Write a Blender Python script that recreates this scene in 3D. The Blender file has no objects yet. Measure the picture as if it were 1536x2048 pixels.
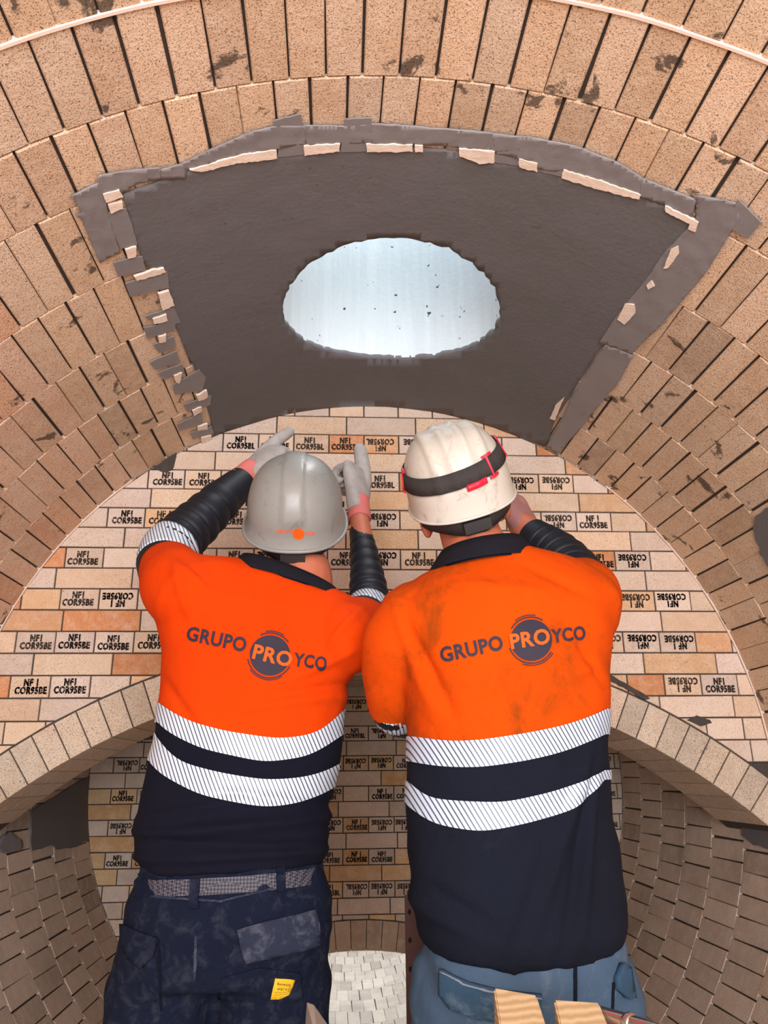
import bpy, bmesh, math, random
import numpy as np
from mathutils import Vector, Matrix, noise
from mathutils.bvhtree import BVHTree
from mathutils.geometry import delaunay_2d_cdt

random.seed(7)
scene = bpy.context.scene
col = scene.collection
# ------------------------------------------------------------------ calibration
YAW, PIT, ROL, F = .0619, .3142, -.0095, 1595.7
R, X0, D1, D2 = 1.2109, .1166, 2.4621, 3.82
CZ = 1.2387                       # camera height above the bottom of the brick barrel
ZC = CZ - .0278                   # height of the barrel axis
CAM = Vector((0, 0, CZ))
_fw = Vector((math.sin(YAW)*math.cos(PIT), math.cos(YAW)*math.cos(PIT), math.sin(PIT)))
_rt = Vector((math.cos(YAW), -math.sin(YAW), 0)); _up = _rt.cross(_fw)
RT = math.cos(ROL)*_rt + math.sin(ROL)*_up
UP = -math.sin(ROL)*_rt + math.cos(ROL)*_up
FW = _fw
def ray(x, y): return FW + RT*((x-768)/F) - UP*((y-1024)/F)
def P(x, y, Y):                   # pixel + distance along the barrel -> point
    d = ray(x, y); return CAM + d*(Y/d.y)
def px(p):
    v = Vector(p)-CAM; dz = v.dot(FW)
    return 768+F*v.dot(RT)/dz, 1024-F*v.dot(UP)/dz, dz
def cyl_hit(x, y, r=R):           # pixel -> angle from crown, distance along barrel
    d = ray(x, y); a = d.x**2+d.z**2; ox, oz = -X0, CZ-ZC
    b = 2*(d.x*ox+d.z*oz); c = ox*ox+oz*oz-r*r
    t = (-b+math.sqrt(b*b-4*a*c))/(2*a); h = CAM+d*t
    return math.atan2(h.x-X0, h.z-ZC), h.y
def cyl_pt(th, Y, r=R): return Vector((X0+r*math.sin(th), Y, ZC+r*math.cos(th)))

# ------------------------------------------------------------------ camera, sky, light, exposure
cam = bpy.data.cameras.new('camera'); cam_o = bpy.data.objects.new('camera', cam); col.objects.link(cam_o)
cam.sensor_fit = 'VERTICAL'; cam.sensor_height = 24.0; cam.lens = F/2048*24.0; cam.clip_start = .02
cam_o.matrix_world = Matrix.Translation(CAM) @ Matrix((RT, UP, -FW)).transposed().to_4x4()
scene.camera = cam_o
scene.view_settings.view_transform = 'Standard'; scene.view_settings.look = 'None'
scene.view_settings.gamma = 1; scene.view_settings.use_curve_mapping = False
scene.view_settings.exposure = 0.0
world = bpy.data.worlds.new('sky'); scene.world = world; world.use_nodes = True
bgn = world.node_tree.nodes['Background']; bgn.inputs[0].default_value = (.40, .66, 1, 1); bgn.inputs[1].default_value = 1.5
def area(name, loc, target, sx, sy, power, colr):
    l = bpy.data.lights.new(name, 'AREA'); l.shape = 'RECTANGLE'; l.size = sx; l.size_y = sy; l.energy = power; l.color = colr
    o = bpy.data.objects.new(name, l); col.objects.link(o); o.location = loc
    o.rotation_euler = (Vector(target)-Vector(loc)).to_track_quat('-Z', 'Y').to_euler(); return o
area('daylight_at_mouth', (X0, -1.6, 1.45), (X0, 2.4, 1.75), 1.9, 1.7, 134, (1, .965, .95))       # daylight from behind the camera; unseen open end placed to suit this lamp
area('daylight_down_shaft', (X0+.42, 1.78, 3.70), (X0-.12, 1.85, 2.6), .6, .6, 40, (1, .99, .96))  # sky above the round shaft
area('added_rear_light', (X0-.1, 5.5, 2.95), (X0-.1, 5.5, 0), .7, 1.3, 84, (.95, .98, 1))      # added lamp over an unseen crown opening, lighting the floor past the second wall

# ------------------------------------------------------------------ materials
def srgb(r, g, b):
    f = lambda c: (c/255)/12.92 if c/255 <= .04045 else ((c/255+.055)/1.055)**2.4
    return (f(r), f(g), f(b), 1)
class NT:
    def __init__(s, name):
        s.m = bpy.data.materials.new(name); s.m.use_nodes = True; s.t = s.m.node_tree
        s.b = s.t.nodes['Principled BSDF']; s.b.inputs['Specular IOR Level'].default_value = .3
    def n(s, typ, **kw):
        nd = s.t.nodes.new(typ)
        for k, v in kw.items():
            if k.startswith('i_'): nd.inputs[k[2:].replace('_', ' ')].default_value = v
            else: setattr(nd, k, v)
        return nd
    def l(s, a, b): s.t.links.new(a, b)
    def pos(s): return s.n('ShaderNodeNewGeometry').outputs['Position']
    def noise(s, scale, detail=4, rough=.6, vec=None, out='Fac', dist=0):
        nd = s.n('ShaderNodeTexNoise'); nd.inputs['Scale'].default_value = scale; nd.inputs['Detail'].default_value = detail
        nd.inputs['Roughness'].default_value = rough; nd.inputs['Distortion'].default_value = dist
        s.l(vec if vec is not None else s.pos(), nd.inputs['Vector']); return nd.outputs[out]
    def ramp(s, fac, stops):
        r = s.n('ShaderNodeValToRGB'); e = r.color_ramp.elements
        while len(e) < len(stops): e.new(.5)
        for q, (p, c) in zip(e, stops): q.position = p; q.color = c if len(c) == 4 else (*c, 1)
        s.l(fac, r.inputs[0]); return r.outputs[0]
    def mix(s, fac, a, b, mode='MIX'):
        m = s.n('ShaderNodeMix', data_type='RGBA', blend_type=mode)
        for v, k in ((fac, 0), (a, 6), (b, 7)):
            if hasattr(v, 'links') or hasattr(v, 'is_linked'): s.l(v, m.inputs[k])
            else: m.inputs[k].default_value = v
        return m.outputs[2]
    def math(s, op, a, b=0.0):
        m = s.n('ShaderNodeMath', operation=op)
        for v, k in ((a, 0), (b, 1)):
            if hasattr(v, 'is_linked'): s.l(v, m.inputs[k])
            else: m.inputs[k].default_value = v
        return m.outputs[0]
    def bump(s, h, strength=.3, dist=.01):
        b = s.n('ShaderNodeBump'); b.inputs['Strength'].default_value = strength; b.inputs['Distance'].default_value = dist
        s.l(h, b.inputs['Height']); s.l(b.outputs[0], s.b.inputs['Normal'])
    def done(s, colr=None, rough=.8, metal=0, spec=None):
        if colr is not None:
            if hasattr(colr, 'is_linked'): s.l(colr, s.b.inputs['Base Color'])
            else: s.b.inputs['Base Color'].default_value = colr
        s.b.inputs['Roughness'].default_value = rough; s.b.inputs['Metallic'].default_value = metal
        if spec is not None: s.b.inputs['Specular IOR Level'].default_value = spec
        return s.m
W4 = (1, 1, 1, 1); K4 = (0, 0, 0, 1)
M = {}
def brick_mat(name, speck, stain, stain_col=(44, 38, 36), grime=.0):
    t = NT(name)
    oi = t.n('ShaderNodeObjectInfo')
    base = t.mix(t.math('MULTIPLY', t.noise(9, 5, .7), .9), t.mix(.0, oi.outputs['Color'], W4), t.mix(1, oi.outputs['Color'], srgb(232, 214, 196), 'MULTIPLY'))
    base = t.mix(t.math('MULTIPLY', t.ramp(t.noise(26, 3, .6), [(.45, K4), (.75, W4)]), .35), base, srgb(238, 218, 196))
    sp = t.ramp(t.noise(400, 2, .55), [(.0, W4), (.375, W4), (.43, K4)])
    base = t.mix(t.math('MULTIPLY', sp, speck), base, srgb(112, 74, 54))
    sp2 = t.ramp(t.noise(125, 2, .5), [(.0, W4), (.255, W4), (.285, K4)])
    base = t.mix(t.math('MULTIPLY', sp2, speck), base, srgb(70, 52, 42))
    st = t.ramp(t.noise(9.5, 6, .62, dist=.4), [(stain, K4), (stain+.035, W4)])
    base = t.mix(t.math('MULTIPLY', st, .8), base, srgb(*stain_col))
    if grime:
        gr = t.ramp(t.noise(3.1, 5, .6), [(.5, K4), (.7, W4)])
        base = t.mix(t.math('MULTIPLY', gr, grime), base, srgb(120, 104, 90))
    t.bump(t.math('ADD', t.noise(160, 3, .6), t.math('MULTIPLY', sp, -.6)), .35, .004)
    return t.done(base, .88)
M['vault'] = brick_mat('firebrick_vault', .8, .618)
M['wallbrick'] = brick_mat('firebrick_wall', .45, .705)
M['darkbrick'] = brick_mat('firebrick_dusty', .45, .72, grime=.35)
M['voussoir'] = brick_mat('firebrick_arch', .95, .69, (92, 88, 84))
t = NT('grey_mortar'); M['mortar'] = t.done(t.mix(t.noise(40, 4), srgb(62, 55, 52), srgb(86, 78, 72)), .95)
t = NT('fresh_castable')
c = t.mix(t.ramp(t.noise(1.7, 5, .6), [(.35, K4), (.7, W4)]), srgb(106, 103, 106), srgb(98, 97, 96))
c = t.mix(t.math('MULTIPLY', t.ramp(t.noise(7, 6, .65, dist=.8), [(.66, K4), (.74, W4)]), .5), c, srgb(72, 66, 63))
c = t.mix(t.math('MULTIPLY', t.ramp(t.noise(120, 2, .5), [(.0, W4), (.25, W4), (.29, K4)]), .6), c, srgb(60, 54, 50))
t.bump(t.math('ADD', t.noise(5, 6, .55), t.math('MULTIPLY', t.noise(90, 3), .15)), .5, .015); M['castable'] = t.done(c, .72)
t = NT('grey_tape')
c = t.mix(t.noise(6, 4), srgb(120, 115, 117), srgb(138, 133, 134)); t.bump(t.noise(22, 4, .6, dist=1.2), .3, .004); M['tape'] = t.done(c, .38, spec=.45)
t = NT('pale_plaster')
c = t.mix(t.noise(30, 5), srgb(244, 230, 220), srgb(222, 196, 174)); t.bump(t.noise(60, 4), .5, .004); M['plaster'] = t.done(c, .85)
t = NT('shaft_concrete')
mp = t.n('ShaderNodeMapping'); mp.inputs['Scale'].default_value = (1, 1, .06); t.l(t.pos(), mp.inputs[0])
c = t.mix(t.noise(40, 5, .6, vec=mp.outputs[0]), srgb(190, 200, 206), srgb(222, 228, 230))
c = t.mix(t.ramp(t.noise(42, 2, .5), [(.0, W4), (.268, W4), (.285, K4)]), c, srgb(60, 72, 88))
t.bump(t.noise(50, 5), .3, .005); M['shaft'] = t.done(c, .6)
t = NT('stamp_ink'); a = t.ramp(t.noise(140, 4, .75), [(.36, K4), (.47, W4)])
t.l(a, t.b.inputs['Alpha']); M['ink'] = t.done(srgb(64, 52, 44), .9)
def cloth(name, c1, c2, scale=5, dirt=None, dirt_lo=.55, weave=900, rough=.85, dirt_amt=.7, fold=.5, ds=8):
    t = NT(name); c = t.mix(t.noise(scale, 4), srgb(*c1), srgb(*c2))
    if dirt: c = t.mix(t.math('MULTIPLY', t.ramp(t.noise(ds, 7, .72, dist=.5), [(dirt_lo, K4), (dirt_lo+.2, W4)]), dirt_amt), c, srgb(*dirt))
    t.bump(t.math('ADD', t.noise(weave, 1), t.math('MULTIPLY', t.noise(13, 3, .5, dist=.7), fold*6)), .4, .009)
    return t.done(c, rough, spec=.12)
M['orange'] = cloth('orange_knit', (220, 68, 0), (208, 56, 0))
M['orange_dirty'] = cloth('orange_knit_dirty', (212, 76, 0), (202, 67, 0), dirt=(110, 56, 6), dirt_lo=.49, dirt_amt=.75)
M['navy'] = cloth('navy_knit', (14, 15, 28), (19, 21, 36))
M['navy2'] = cloth('navy_knit_faded', (17, 19, 29), (21, 27, 42), dirt=(40, 52, 70), dirt_lo=.58, dirt_amt=.35)
M['rib'] = NT('navy_ribbed_sleeve').done(srgb(17, 19, 29), .55, spec=.4)
M['collar'] = cloth('black_collar_knit', (22, 22, 30), (30, 30, 40))
M['trousers'] = cloth('navy_twill_dusty', (15, 21, 40), (20, 27, 46), dirt=(86, 90, 104), dirt_lo=.50, dirt_amt=.24, fold=1.2, ds=34)
M['trousers_flap'] = cloth('navy_twill_flap', (36, 42, 60), (48, 54, 72), dirt=(112, 114, 128), dirt_lo=.5, dirt_amt=.6, fold=1.5, ds=26)
M['denim'] = cloth('blue_denim', (64, 84, 108), (78, 100, 124), dirt=(140, 154, 168), dirt_lo=.53, dirt_amt=.45, fold=.9)
M['denim_flap'] = cloth('blue_denim_flap', (58, 84, 108), (48, 72, 96), dirt=(140, 156, 166), dirt_lo=.52, dirt_amt=.5)
M['stitch'] = cloth('pale_stitching', (120, 132, 146), (140, 150, 160))
M['glove'] = cloth('grey_work_glove', (150, 143, 140), (190, 184, 180), scale=40, dirt=(110, 98, 96), dirt_lo=.5, dirt_amt=.5)
M['glove_pink'] = cloth('pinkish_work_glove', (176, 128, 122), (150, 104, 104), scale=30)
M['cuff'] = cloth('pink_glove_cuff', (222, 128, 122), (208, 112, 108))
M['boot'] = cloth('black_boot_leather', (30, 28, 28), (44, 40, 38))
def reflective(name, angle, colr):
    t = NT(name); sep = t.n('ShaderNodeSeparateXYZ'); t.l(t.pos(), sep.inputs[0])
    v = t.math('ADD', t.math('MULTIPLY', sep.outputs[0], math.cos(angle)*145), t.math('MULTIPLY', sep.outputs[2], math.sin(angle)*145))
    fr = t.math('FRACT', v); k = t.ramp(fr, [(.0, K4), (.22, K4), (.30, W4), (.90, W4), (1, K4)])
    c = t.mix(k, srgb(66, 78, 98), srgb(*colr))
    return t.done(c, .42, spec=.6)
M['refl_a'] = reflective('reflective_tape_slanted', math.radians(24), (206, 214, 226))
M['refl_b'] = reflective('reflective_tape_slanted_blue', math.radians(30), (190, 204, 224))
M['print'] = NT('dark_logo_print').done(srgb(42, 36, 52), .7)
M['print_orange'] = NT('orange_logo_print').done(srgb(226, 84, 6), .7)
M['logo_orange'] = NT('helmet_logo_print').done(srgb(250, 86, 10), .5)
t = NT('skin')
c = t.mix(t.noise(18, 4), srgb(176, 96, 70), srgb(192, 116, 88)); t.bump(t.noise(120, 3), .25, .002)
M['skin'] = t.done(c, .5)
t = NT('short_grey_hair'); c = t.mix(t.noise(300, 2), srgb(58, 52, 48), srgb(104, 98, 92)); t.bump(t.noise(350, 2), .6, .003); M['hair'] = t.done(c, .8)
def helmet_mat(name, c1, c2, scuff):
    t = NT(name); c = t.mix(t.noise(7, 5), srgb(*c1), srgb(*c2))
    c = t.mix(t.math('MULTIPLY', t.ramp(t.noise(20, 7, .7, dist=1.5), [(.56, K4), (.68, W4)]), .5), c, srgb(*scuff))
    t.bump(t.noise(60, 4), .06, .003); return t.done(c, .36, spec=.5)
M['helmet_grey'] = helmet_mat('grey_hard_hat_shell', (126, 126, 123), (142, 143, 140), (100, 95, 90))
M['helmet_white'] = helmet_mat('white_hard_hat_shell', (186, 182, 172), (202, 197, 188), (122, 108, 94))
M['black_plastic'] = NT('dark_plastic').done(srgb(52, 50, 50), .5)
M['strap'] = cloth('dark_elastic_strap', (58, 54, 54), (66, 62, 62), weave=500)
M['red_plastic'] = NT('red_plastic').done(srgb(208, 36, 62), .4)
t = NT('braided_belt'); w = t.n('ShaderNodeTexChecker'); w.inputs['Scale'].default_value = 240
mp = t.n('ShaderNodeMapping'); mp.inputs['Rotation'].default_value = (0, math.radians(45), 0); t.l(t.pos(), mp.inputs[0]); t.l(mp.outputs[0], w.inputs['Vector'])
c = t.mix(w.outputs['Fac'], srgb(40, 39, 48), srgb(86, 84, 96)); t.bump(w.outputs['Fac'], .6, .003); M['belt'] = t.done(c, .6)
M['yellow'] = NT('yellow_label').done(srgb(222, 178, 40), .7)
M['label_ink'] = NT('label_ink').done(srgb(52, 42, 20), .8)
M['white_cloth'] = NT('white_undershirt').done(srgb(190, 190, 192), .9)
t = NT('cut_timber'); mp = t.n('ShaderNodeMapping'); mp.inputs['Scale'].default_value = (1, .15, 1); t.l(t.n('ShaderNodeTexCoord').outputs['Object'], mp.inputs[0])
w = t.n('ShaderNodeTexWave', wave_type='RINGS'); w.inputs['Scale'].default_value = 46; w.inputs['Distortion'].default_value = 3; w.inputs['Detail'].default_value = 3; t.l(mp.outputs[0], w.inputs['Vector'])
c = t.mix(w.outputs['Fac'], srgb(186, 160, 124), srgb(164, 134, 98)); t.bump(w.outputs['Fac'], .15, .003); M['timber'] = t.done(c, .75)
t = NT('worn_steel'); c = t.mix(t.noise(20, 5), srgb(150, 142, 138), srgb(112, 104, 102)); M['steel'] = t.done(c, .38, .75)
t = NT('rusty_steel'); c = t.mix(t.noise(30, 5), srgb(66, 40, 38), srgb(82, 54, 50)); M['rust'] = t.done(c, .7, .2)
M['hole'] = NT('dark_hole').done(srgb(14, 10, 10), .9)
M['chrome'] = NT('polished_tube').done(srgb(190, 178, 176), .14, .9)
M['plastic_film'] = NT('grey_plastic_film').done(srgb(112, 112, 118), .25, spec=.6)

# ------------------------------------------------------------------ object helpers
def origin_of(o):
    v = Vector((0, 0, 0))
    while o is not None: v += o.location; o = o.parent
    return v
def link(name, me, parent=None, mat=None, smooth=False, world=True):
    o = bpy.data.objects.new(name, me); col.objects.link(o)
    if mat is not None and not me.materials: me.materials.append(mat)
    if parent is not None:
        o.parent = parent
        if world: me.transform(Matrix.Translation(-origin_of(parent)))
    if smooth: me.polygons.foreach_set('use_smooth', [True]*len(me.polygons))
    return o
def tag(o, label, cat, group=None):
    o['label'] = label; o['category'] = cat
    if group: o['group'] = group
    return o
def empty(name, loc):
    o = bpy.data.objects.new(name, None); col.objects.link(o); o.location = loc; o.empty_display_size = .1; return o
def struct(name, me, mat, parent=None):
    o = link(name, me, parent, mat); o['kind'] = 'structure'; return o
def mesh(verts, faces, name='mesh'):
    me = bpy.data.meshes.new(name); me.from_pydata([tuple(v) for v in verts], [], faces); me.update(); return me
class MB:
    def __init__(s): s.v = []; s.f = []
    def add(s, vs, fs):
        b = len(s.v); s.v += [Vector(v) for v in vs]; s.f += [tuple(i+b for i in f) for f in fs]; return s
    def box(s, c, h, mx=None):
        c = Vector(c); vs = []
        for i in (-1, 1):
            for j in (-1, 1):
                for k in (-1, 1):
                    q = Vector((i*h[0], j*h[1], k*h[2])); vs.append(c+(mx @ q if mx else q))
        return s.add(vs, [(0, 1, 3, 2), (4, 6, 7, 5), (0, 4, 5, 1), (2, 3, 7, 6), (0, 2, 6, 4), (1, 5, 7, 3)])
    def loft(s, rings, caps=True):
        b = len(s.v); n = len(rings[0])
        for r in rings: s.v += [Vector(p) for p in r]
        for i in range(len(rings)-1):
            for j in range(n):
                k = (j+1) % n; s.f.append((b+i*n+j, b+i*n+k, b+(i+1)*n+k, b+(i+1)*n+j))
        if caps:
            s.f.append(tuple(b+j for j in reversed(range(n)))); s.f.append(tuple(b+(len(rings)-1)*n+j for j in range(n)))
        return s
    def tube(s, pts, radii, n=16, sub=4, flat=None, ripple=None):
        pts = [Vector(p) for p in pts]; path, rad = smooth_path(pts, radii, sub)
        rings = []; ref = None
        for i, p in enumerate(path):
            d = (path[min(i+1, len(path)-1)]-path[max(i-1, 0)]).normalized()
            if ref is None: ref = Vector((0, 0, 1)) if abs(d.z) < .9 else Vector((1, 0, 0))
            u = (ref-d*ref.dot(d)).normalized(); v = d.cross(u); ref = u
            r = rad[i]*(ripple(i/(len(path)-1)) if ripple else 1)
            rings.append([p+u*(r*math.cos(a))+v*(r*math.sin(a)) for a in (2*math.pi*k/n for k in range(n))])
        # rounded ends
        def cap(ring, c, d, r):
            return [[c+d*(r*math.sin(e))+(q-c)*math.cos(e) for q in ring] for e in (.5, 1.0, 1.35)]
        d0 = (path[0]-path[1]).normalized(); d1 = (path[-1]-path[-2]).normalized()
        if not flat: rings = cap(rings[0], path[0], d0, rad[0])[::-1]+rings+cap(rings[-1], path[-1], d1, rad[-1])
        return s.loft(rings)
    def ball(s, c, r, mx=None, n=16):
        c = Vector(c); rx, ry, rz = r; rings = []
        for i in range(1, n//2):
            e = -math.pi/2+math.pi*i/(n//2)
            rings.append([c+(mx or Matrix.Identity(3)) @ Vector((rx*math.cos(e)*math.cos(a), ry*math.cos(e)*math.sin(a), rz*math.sin(e))) for a in (2*math.pi*k/n for k in range(n))])
        return s.loft(rings)
    def mesh(s, name='mesh'): return mesh(s.v, s.f, name)
def smooth_path(pts, rad, sub):
    if len(pts) < 2 or sub <= 1: return pts, list(rad)
    P_, R_ = [], []
    for i in range(len(pts)-1):
        p0 = pts[max(i-1, 0)]; p1 = pts[i]; p2 = pts[i+1]; p3 = pts[min(i+2, len(pts)-1)]
        for k in range(sub):
            t = k/sub; a = -.5*t**3+t*t-.5*t; b = 1.5*t**3-2.5*t*t+1; c = -1.5*t**3+2*t*t+.5*t; d = .5*t**3-.5*t*t
            P_.append(p0*a+p1*b+p2*c+p3*d); R_.append(rad[i]*(1-t)+rad[i+1]*t)
    P_.append(pts[-1]); R_.append(rad[-1]); return P_, R_
def oval(c, ax, ay, n=40, p=2.0):   # a ring: half axes as vectors, superellipse power p
    out = []
    for k in range(n):
        a = 2*math.pi*k/n; ca, sa = math.cos(a), math.sin(a)
        out.append(Vector(c)+Vector(ax)*(math.copysign(abs(ca)**(2/p), ca))+Vector(ay)*(math.copysign(abs(sa)**(2/p), sa)))
    return out
def remesh(mb, voxel, smooth=6, subdiv=0):
    me = mb.mesh('tmp'); bm = bmesh.new(); bm.from_mesh(me); bmesh.ops.recalc_face_normals(bm, faces=bm.faces[:]); bm.to_mesh(me); bm.free()
    o = bpy.data.objects.new('tmp', me); col.objects.link(o)
    m = o.modifiers.new('r', 'REMESH'); m.mode = 'VOXEL'; m.voxel_size = voxel; m.use_smooth_shade = True
    if smooth: q = o.modifiers.new('s', 'SMOOTH'); q.factor = .5; q.iterations = smooth
    if subdiv: q = o.modifiers.new('d', 'SUBSURF'); q.levels = subdiv; q.render_levels = subdiv
    dg = bpy.context.evaluated_depsgraph_get(); out = bpy.data.meshes.new_from_object(o.evaluated_get(dg), depsgraph=dg)
    bpy.data.objects.remove(o); bpy.data.meshes.remove(me); return out
def displace(me, fn):
    n = len(me.vertices); co = np.empty(n*3); me.vertices.foreach_get('co', co); nn = np.empty(n*3); me.vertices.foreach_get('normal', nn)
    co = co.reshape(-1, 3); nn = nn.reshape(-1, 3)
    d = np.array([fn(Vector(c), Vector(m)) for c, m in zip(co, nn)])
    me.vertices.foreach_set('co', (co+nn*d[:, None]).ravel()); me.update()
def cut(me, lo=None, hi=None, offset=0):     # keep the part of a mesh between two height curves z(x)
    bm = bmesh.new(); bm.from_mesh(me)
    if offset:
        bm.normal_update()
        for v in bm.verts: v.co += v.normal*offset
    for curve, up in ((lo, True), (hi, False)):
        if curve is None: continue
        xs, zs = curve
        for v in bm.verts: v.co.z -= float(np.interp(v.co.x, xs, zs))
        bmesh.ops.bisect_plane(bm, geom=bm.verts[:]+bm.edges[:]+bm.faces[:], dist=1e-6, plane_co=(0, 0, 0), plane_no=(0, 0, 1), clear_inner=up, clear_outer=not up)
        for v in bm.verts: v.co.z += float(np.interp(v.co.x, xs, zs))
    out = bpy.data.meshes.new('cut'); bm.to_mesh(out); bm.free(); return out
def edge_curve(pts, Y):
    q = sorted([(P(x, y, Y).x, P(x, y, Y).z) for x, y in pts]); xs = np.linspace(q[0][0], q[-1][0], 121)
    zs = np.interp(xs, [a for a, b in q], [b for a, b in q])
    for _ in range(3): zs = np.convolve(np.pad(zs, 6, mode='reflect', reflect_type='odd'), np.ones(13)/13, 'valid')
    return xs, zs
def bvh_of(*objs):
    vs, fs = [], []
    for o in objs:
        off = origin_of(o); b = len(vs); vs += [v.co+off for v in o.data.vertices]; fs += [tuple(i+b for i in p.vertices) for p in o.data.polygons]
    return BVHTree.FromPolygons(vs, fs)
def on_bvh(b):
    def f(x, y):
        d = ray(x, y).normalized(); h = b.ray_cast(CAM, d)
        if h[0] is None:
            h = b.find_nearest(CAM+d*1.55); n = h[1]
            return h[0], (n if n.dot(d) < 0 else -n)
        n = h[1]; return h[0], (n if n.dot(d) < 0 else -n)
    return f
def on_barrel(x, y):
    th, Y = cyl_hit(x, y); return cyl_pt(th, min(Y, D1-.0015) if Y < D1+.25 and Y > 2.2 and th**2 < 1 else Y), Vector((-math.sin(th), 0, -math.cos(th)))
def inside(poly, x, y):
    c = False; j = len(poly)-1
    for i in range(len(poly)):
        xi, yi = poly[i]; xj, yj = poly[j]
        if (yi > y) != (yj > y) and x < (xj-xi)*(y-yi)/(yj-yi)+xi: c = not c
        j = i
    return c
def densify(poly, step):
    out = []
    for i in range(len(poly)):
        a, b = poly[i], poly[(i+1) % len(poly)]; n = max(1, int(math.hypot(b[0]-a[0], b[1]-a[1])/step))
        out += [(a[0]+(b[0]-a[0])*k/n, a[1]+(b[1]-a[1])*k/n) for k in range(n)]
    return out
def sheet(poly, mapper, top, under=.002, step=10, wob=0, holes=()):   # a thin solid sheet that follows a surface; outline given as seen
    loops = [densify(poly, step)]+[densify(h, step) for h in holes]
    if wob: loops = [[(x+noise.noise((x*.11, y*.11, 3))*wob, y+noise.noise((x*.11, y*.11, 9))*wob) for x, y in l] for l in loops]
    pts, cons = [], []
    for l in loops:
        b = len(pts); pts += l; cons += [(b+i, b+(i+1) % len(l)) for i in range(len(l))]
    xs = [p[0] for p in loops[0]]; ys = [p[1] for p in loops[0]]
    gx = min(xs)+step/2
    while gx < max(xs):
        gy = min(ys)+step/2
        while gy < max(ys):
            if inside(loops[0], gx, gy) and not any(inside(h, gx, gy) for h in loops[1:]): pts.append((gx, gy))
            gy += step
        gx += step
    V, E, Fc, *_ = delaunay_2d_cdt([Vector(p) for p in pts], cons, [], 0, 1e-4)
    keep = []
    for f in Fc:
        cx = sum(V[i].x for i in f)/len(f); cy = sum(V[i].y for i in f)/len(f)
        if inside(loops[0], cx, cy) and not any(inside(h, cx, cy) for h in loops[1:]): keep.append(tuple(f))
    hits = [mapper(v.x, v.y) for v in V]; n = len(V)
    vs = [p+m*(top if not callable(top) else top(v.x, v.y)) for (p, m), v in zip(hits, V)]+[p-m*under for p, m in hits]
    cnt = {}
    for f in keep:
        for i in range(len(f)):
            e = (f[i], f[(i+1) % len(f)]); cnt[e] = 1
    fs = list(keep)+[tuple(i+n for i in reversed(f)) for f in keep]
    for a, b in cnt:
        if (b, a) not in cnt: fs.append((b, a, a+n, b+n))
    me = mesh(vs, fs); bm = bmesh.new(); bm.from_mesh(me); bmesh.ops.delete(bm, geom=[v for v in bm.verts if not v.link_faces], context='VERTS')
    bmesh.ops.recalc_face_normals(bm, faces=bm.faces[:]); bm.to_mesh(me); bm.free(); return me
def text_mesh(body, offset=0.0, align='LEFT', res=3, spacing=1.0):
    cu = bpy.data.curves.new('t', 'FONT'); cu.body = body; cu.offset = offset; cu.align_x = align; cu.resolution_u = res; cu.space_character = spacing; cu.space_line = .82
    o = bpy.data.objects.new('t', cu); col.objects.link(o); dg = bpy.context.evaluated_depsgraph_get(); dg.update()
    me = bpy.data.meshes.new_from_object(o.evaluated_get(dg), depsgraph=dg); bpy.data.objects.remove(o); bpy.data.curves.remove(cu); return me
def refine(me, maxlen):
    bm = bmesh.new(); bm.from_mesh(me); bmesh.ops.triangulate(bm, faces=bm.faces[:])
    for _ in range(6):
        e = [q for q in bm.edges if q.calc_length() > maxlen]
        if not e: break
        bmesh.ops.subdivide_edges(bm, edges=e, cuts=1); bmesh.ops.triangulate(bm, faces=bm.faces[:])
    bm.to_mesh(me); bm.free()
def text_on(body, a, b, cap, mapper, lift, offset=.012):    # lettering wrapped on a surface, baseline from pixel a to pixel b
    me = text_mesh(body, offset, spacing=1.08); xs = [v.co.x for v in me.vertices]; ys = [v.co.y for v in me.vertices]
    x0, x1, y0, y1 = min(xs), max(xs), min(ys), max(ys); L = math.hypot(b[0]-a[0], b[1]-a[1]); ux, uy = (b[0]-a[0])/L, (b[1]-a[1])/L
    for v in me.vertices:
        u = (v.co.x-x0)/(x1-x0)*L; w = (v.co.y-y0)/(y1-y0)*cap; v.co = (a[0]+ux*u+uy*w, a[1]+uy*u-ux*w, 0)
    refine(me, 7)
    for v in me.vertices:
        p, n = mapper(v.co.x, v.co.y); v.co = p+n*lift
    return me
def ring_on(c, r0, r1, a0, a1, mapper, lift, n=48, rad=1):
    vs, fs = [], []
    for i in range(n+1):
        a = math.radians(a0+(a1-a0)*i/n)
        for k in range(rad+1):
            r = r0+(r1-r0)*k/rad; p, m = mapper(c[0]+r*math.cos(a), c[1]-r*math.sin(a)); vs.append(p+m*lift)
    w = rad+1
    for i in range(n):
        for k in range(rad): fs.append((i*w+k, i*w+k+1, (i+1)*w+k+1, (i+1)*w+k))
    return mesh(vs, fs)

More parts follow.
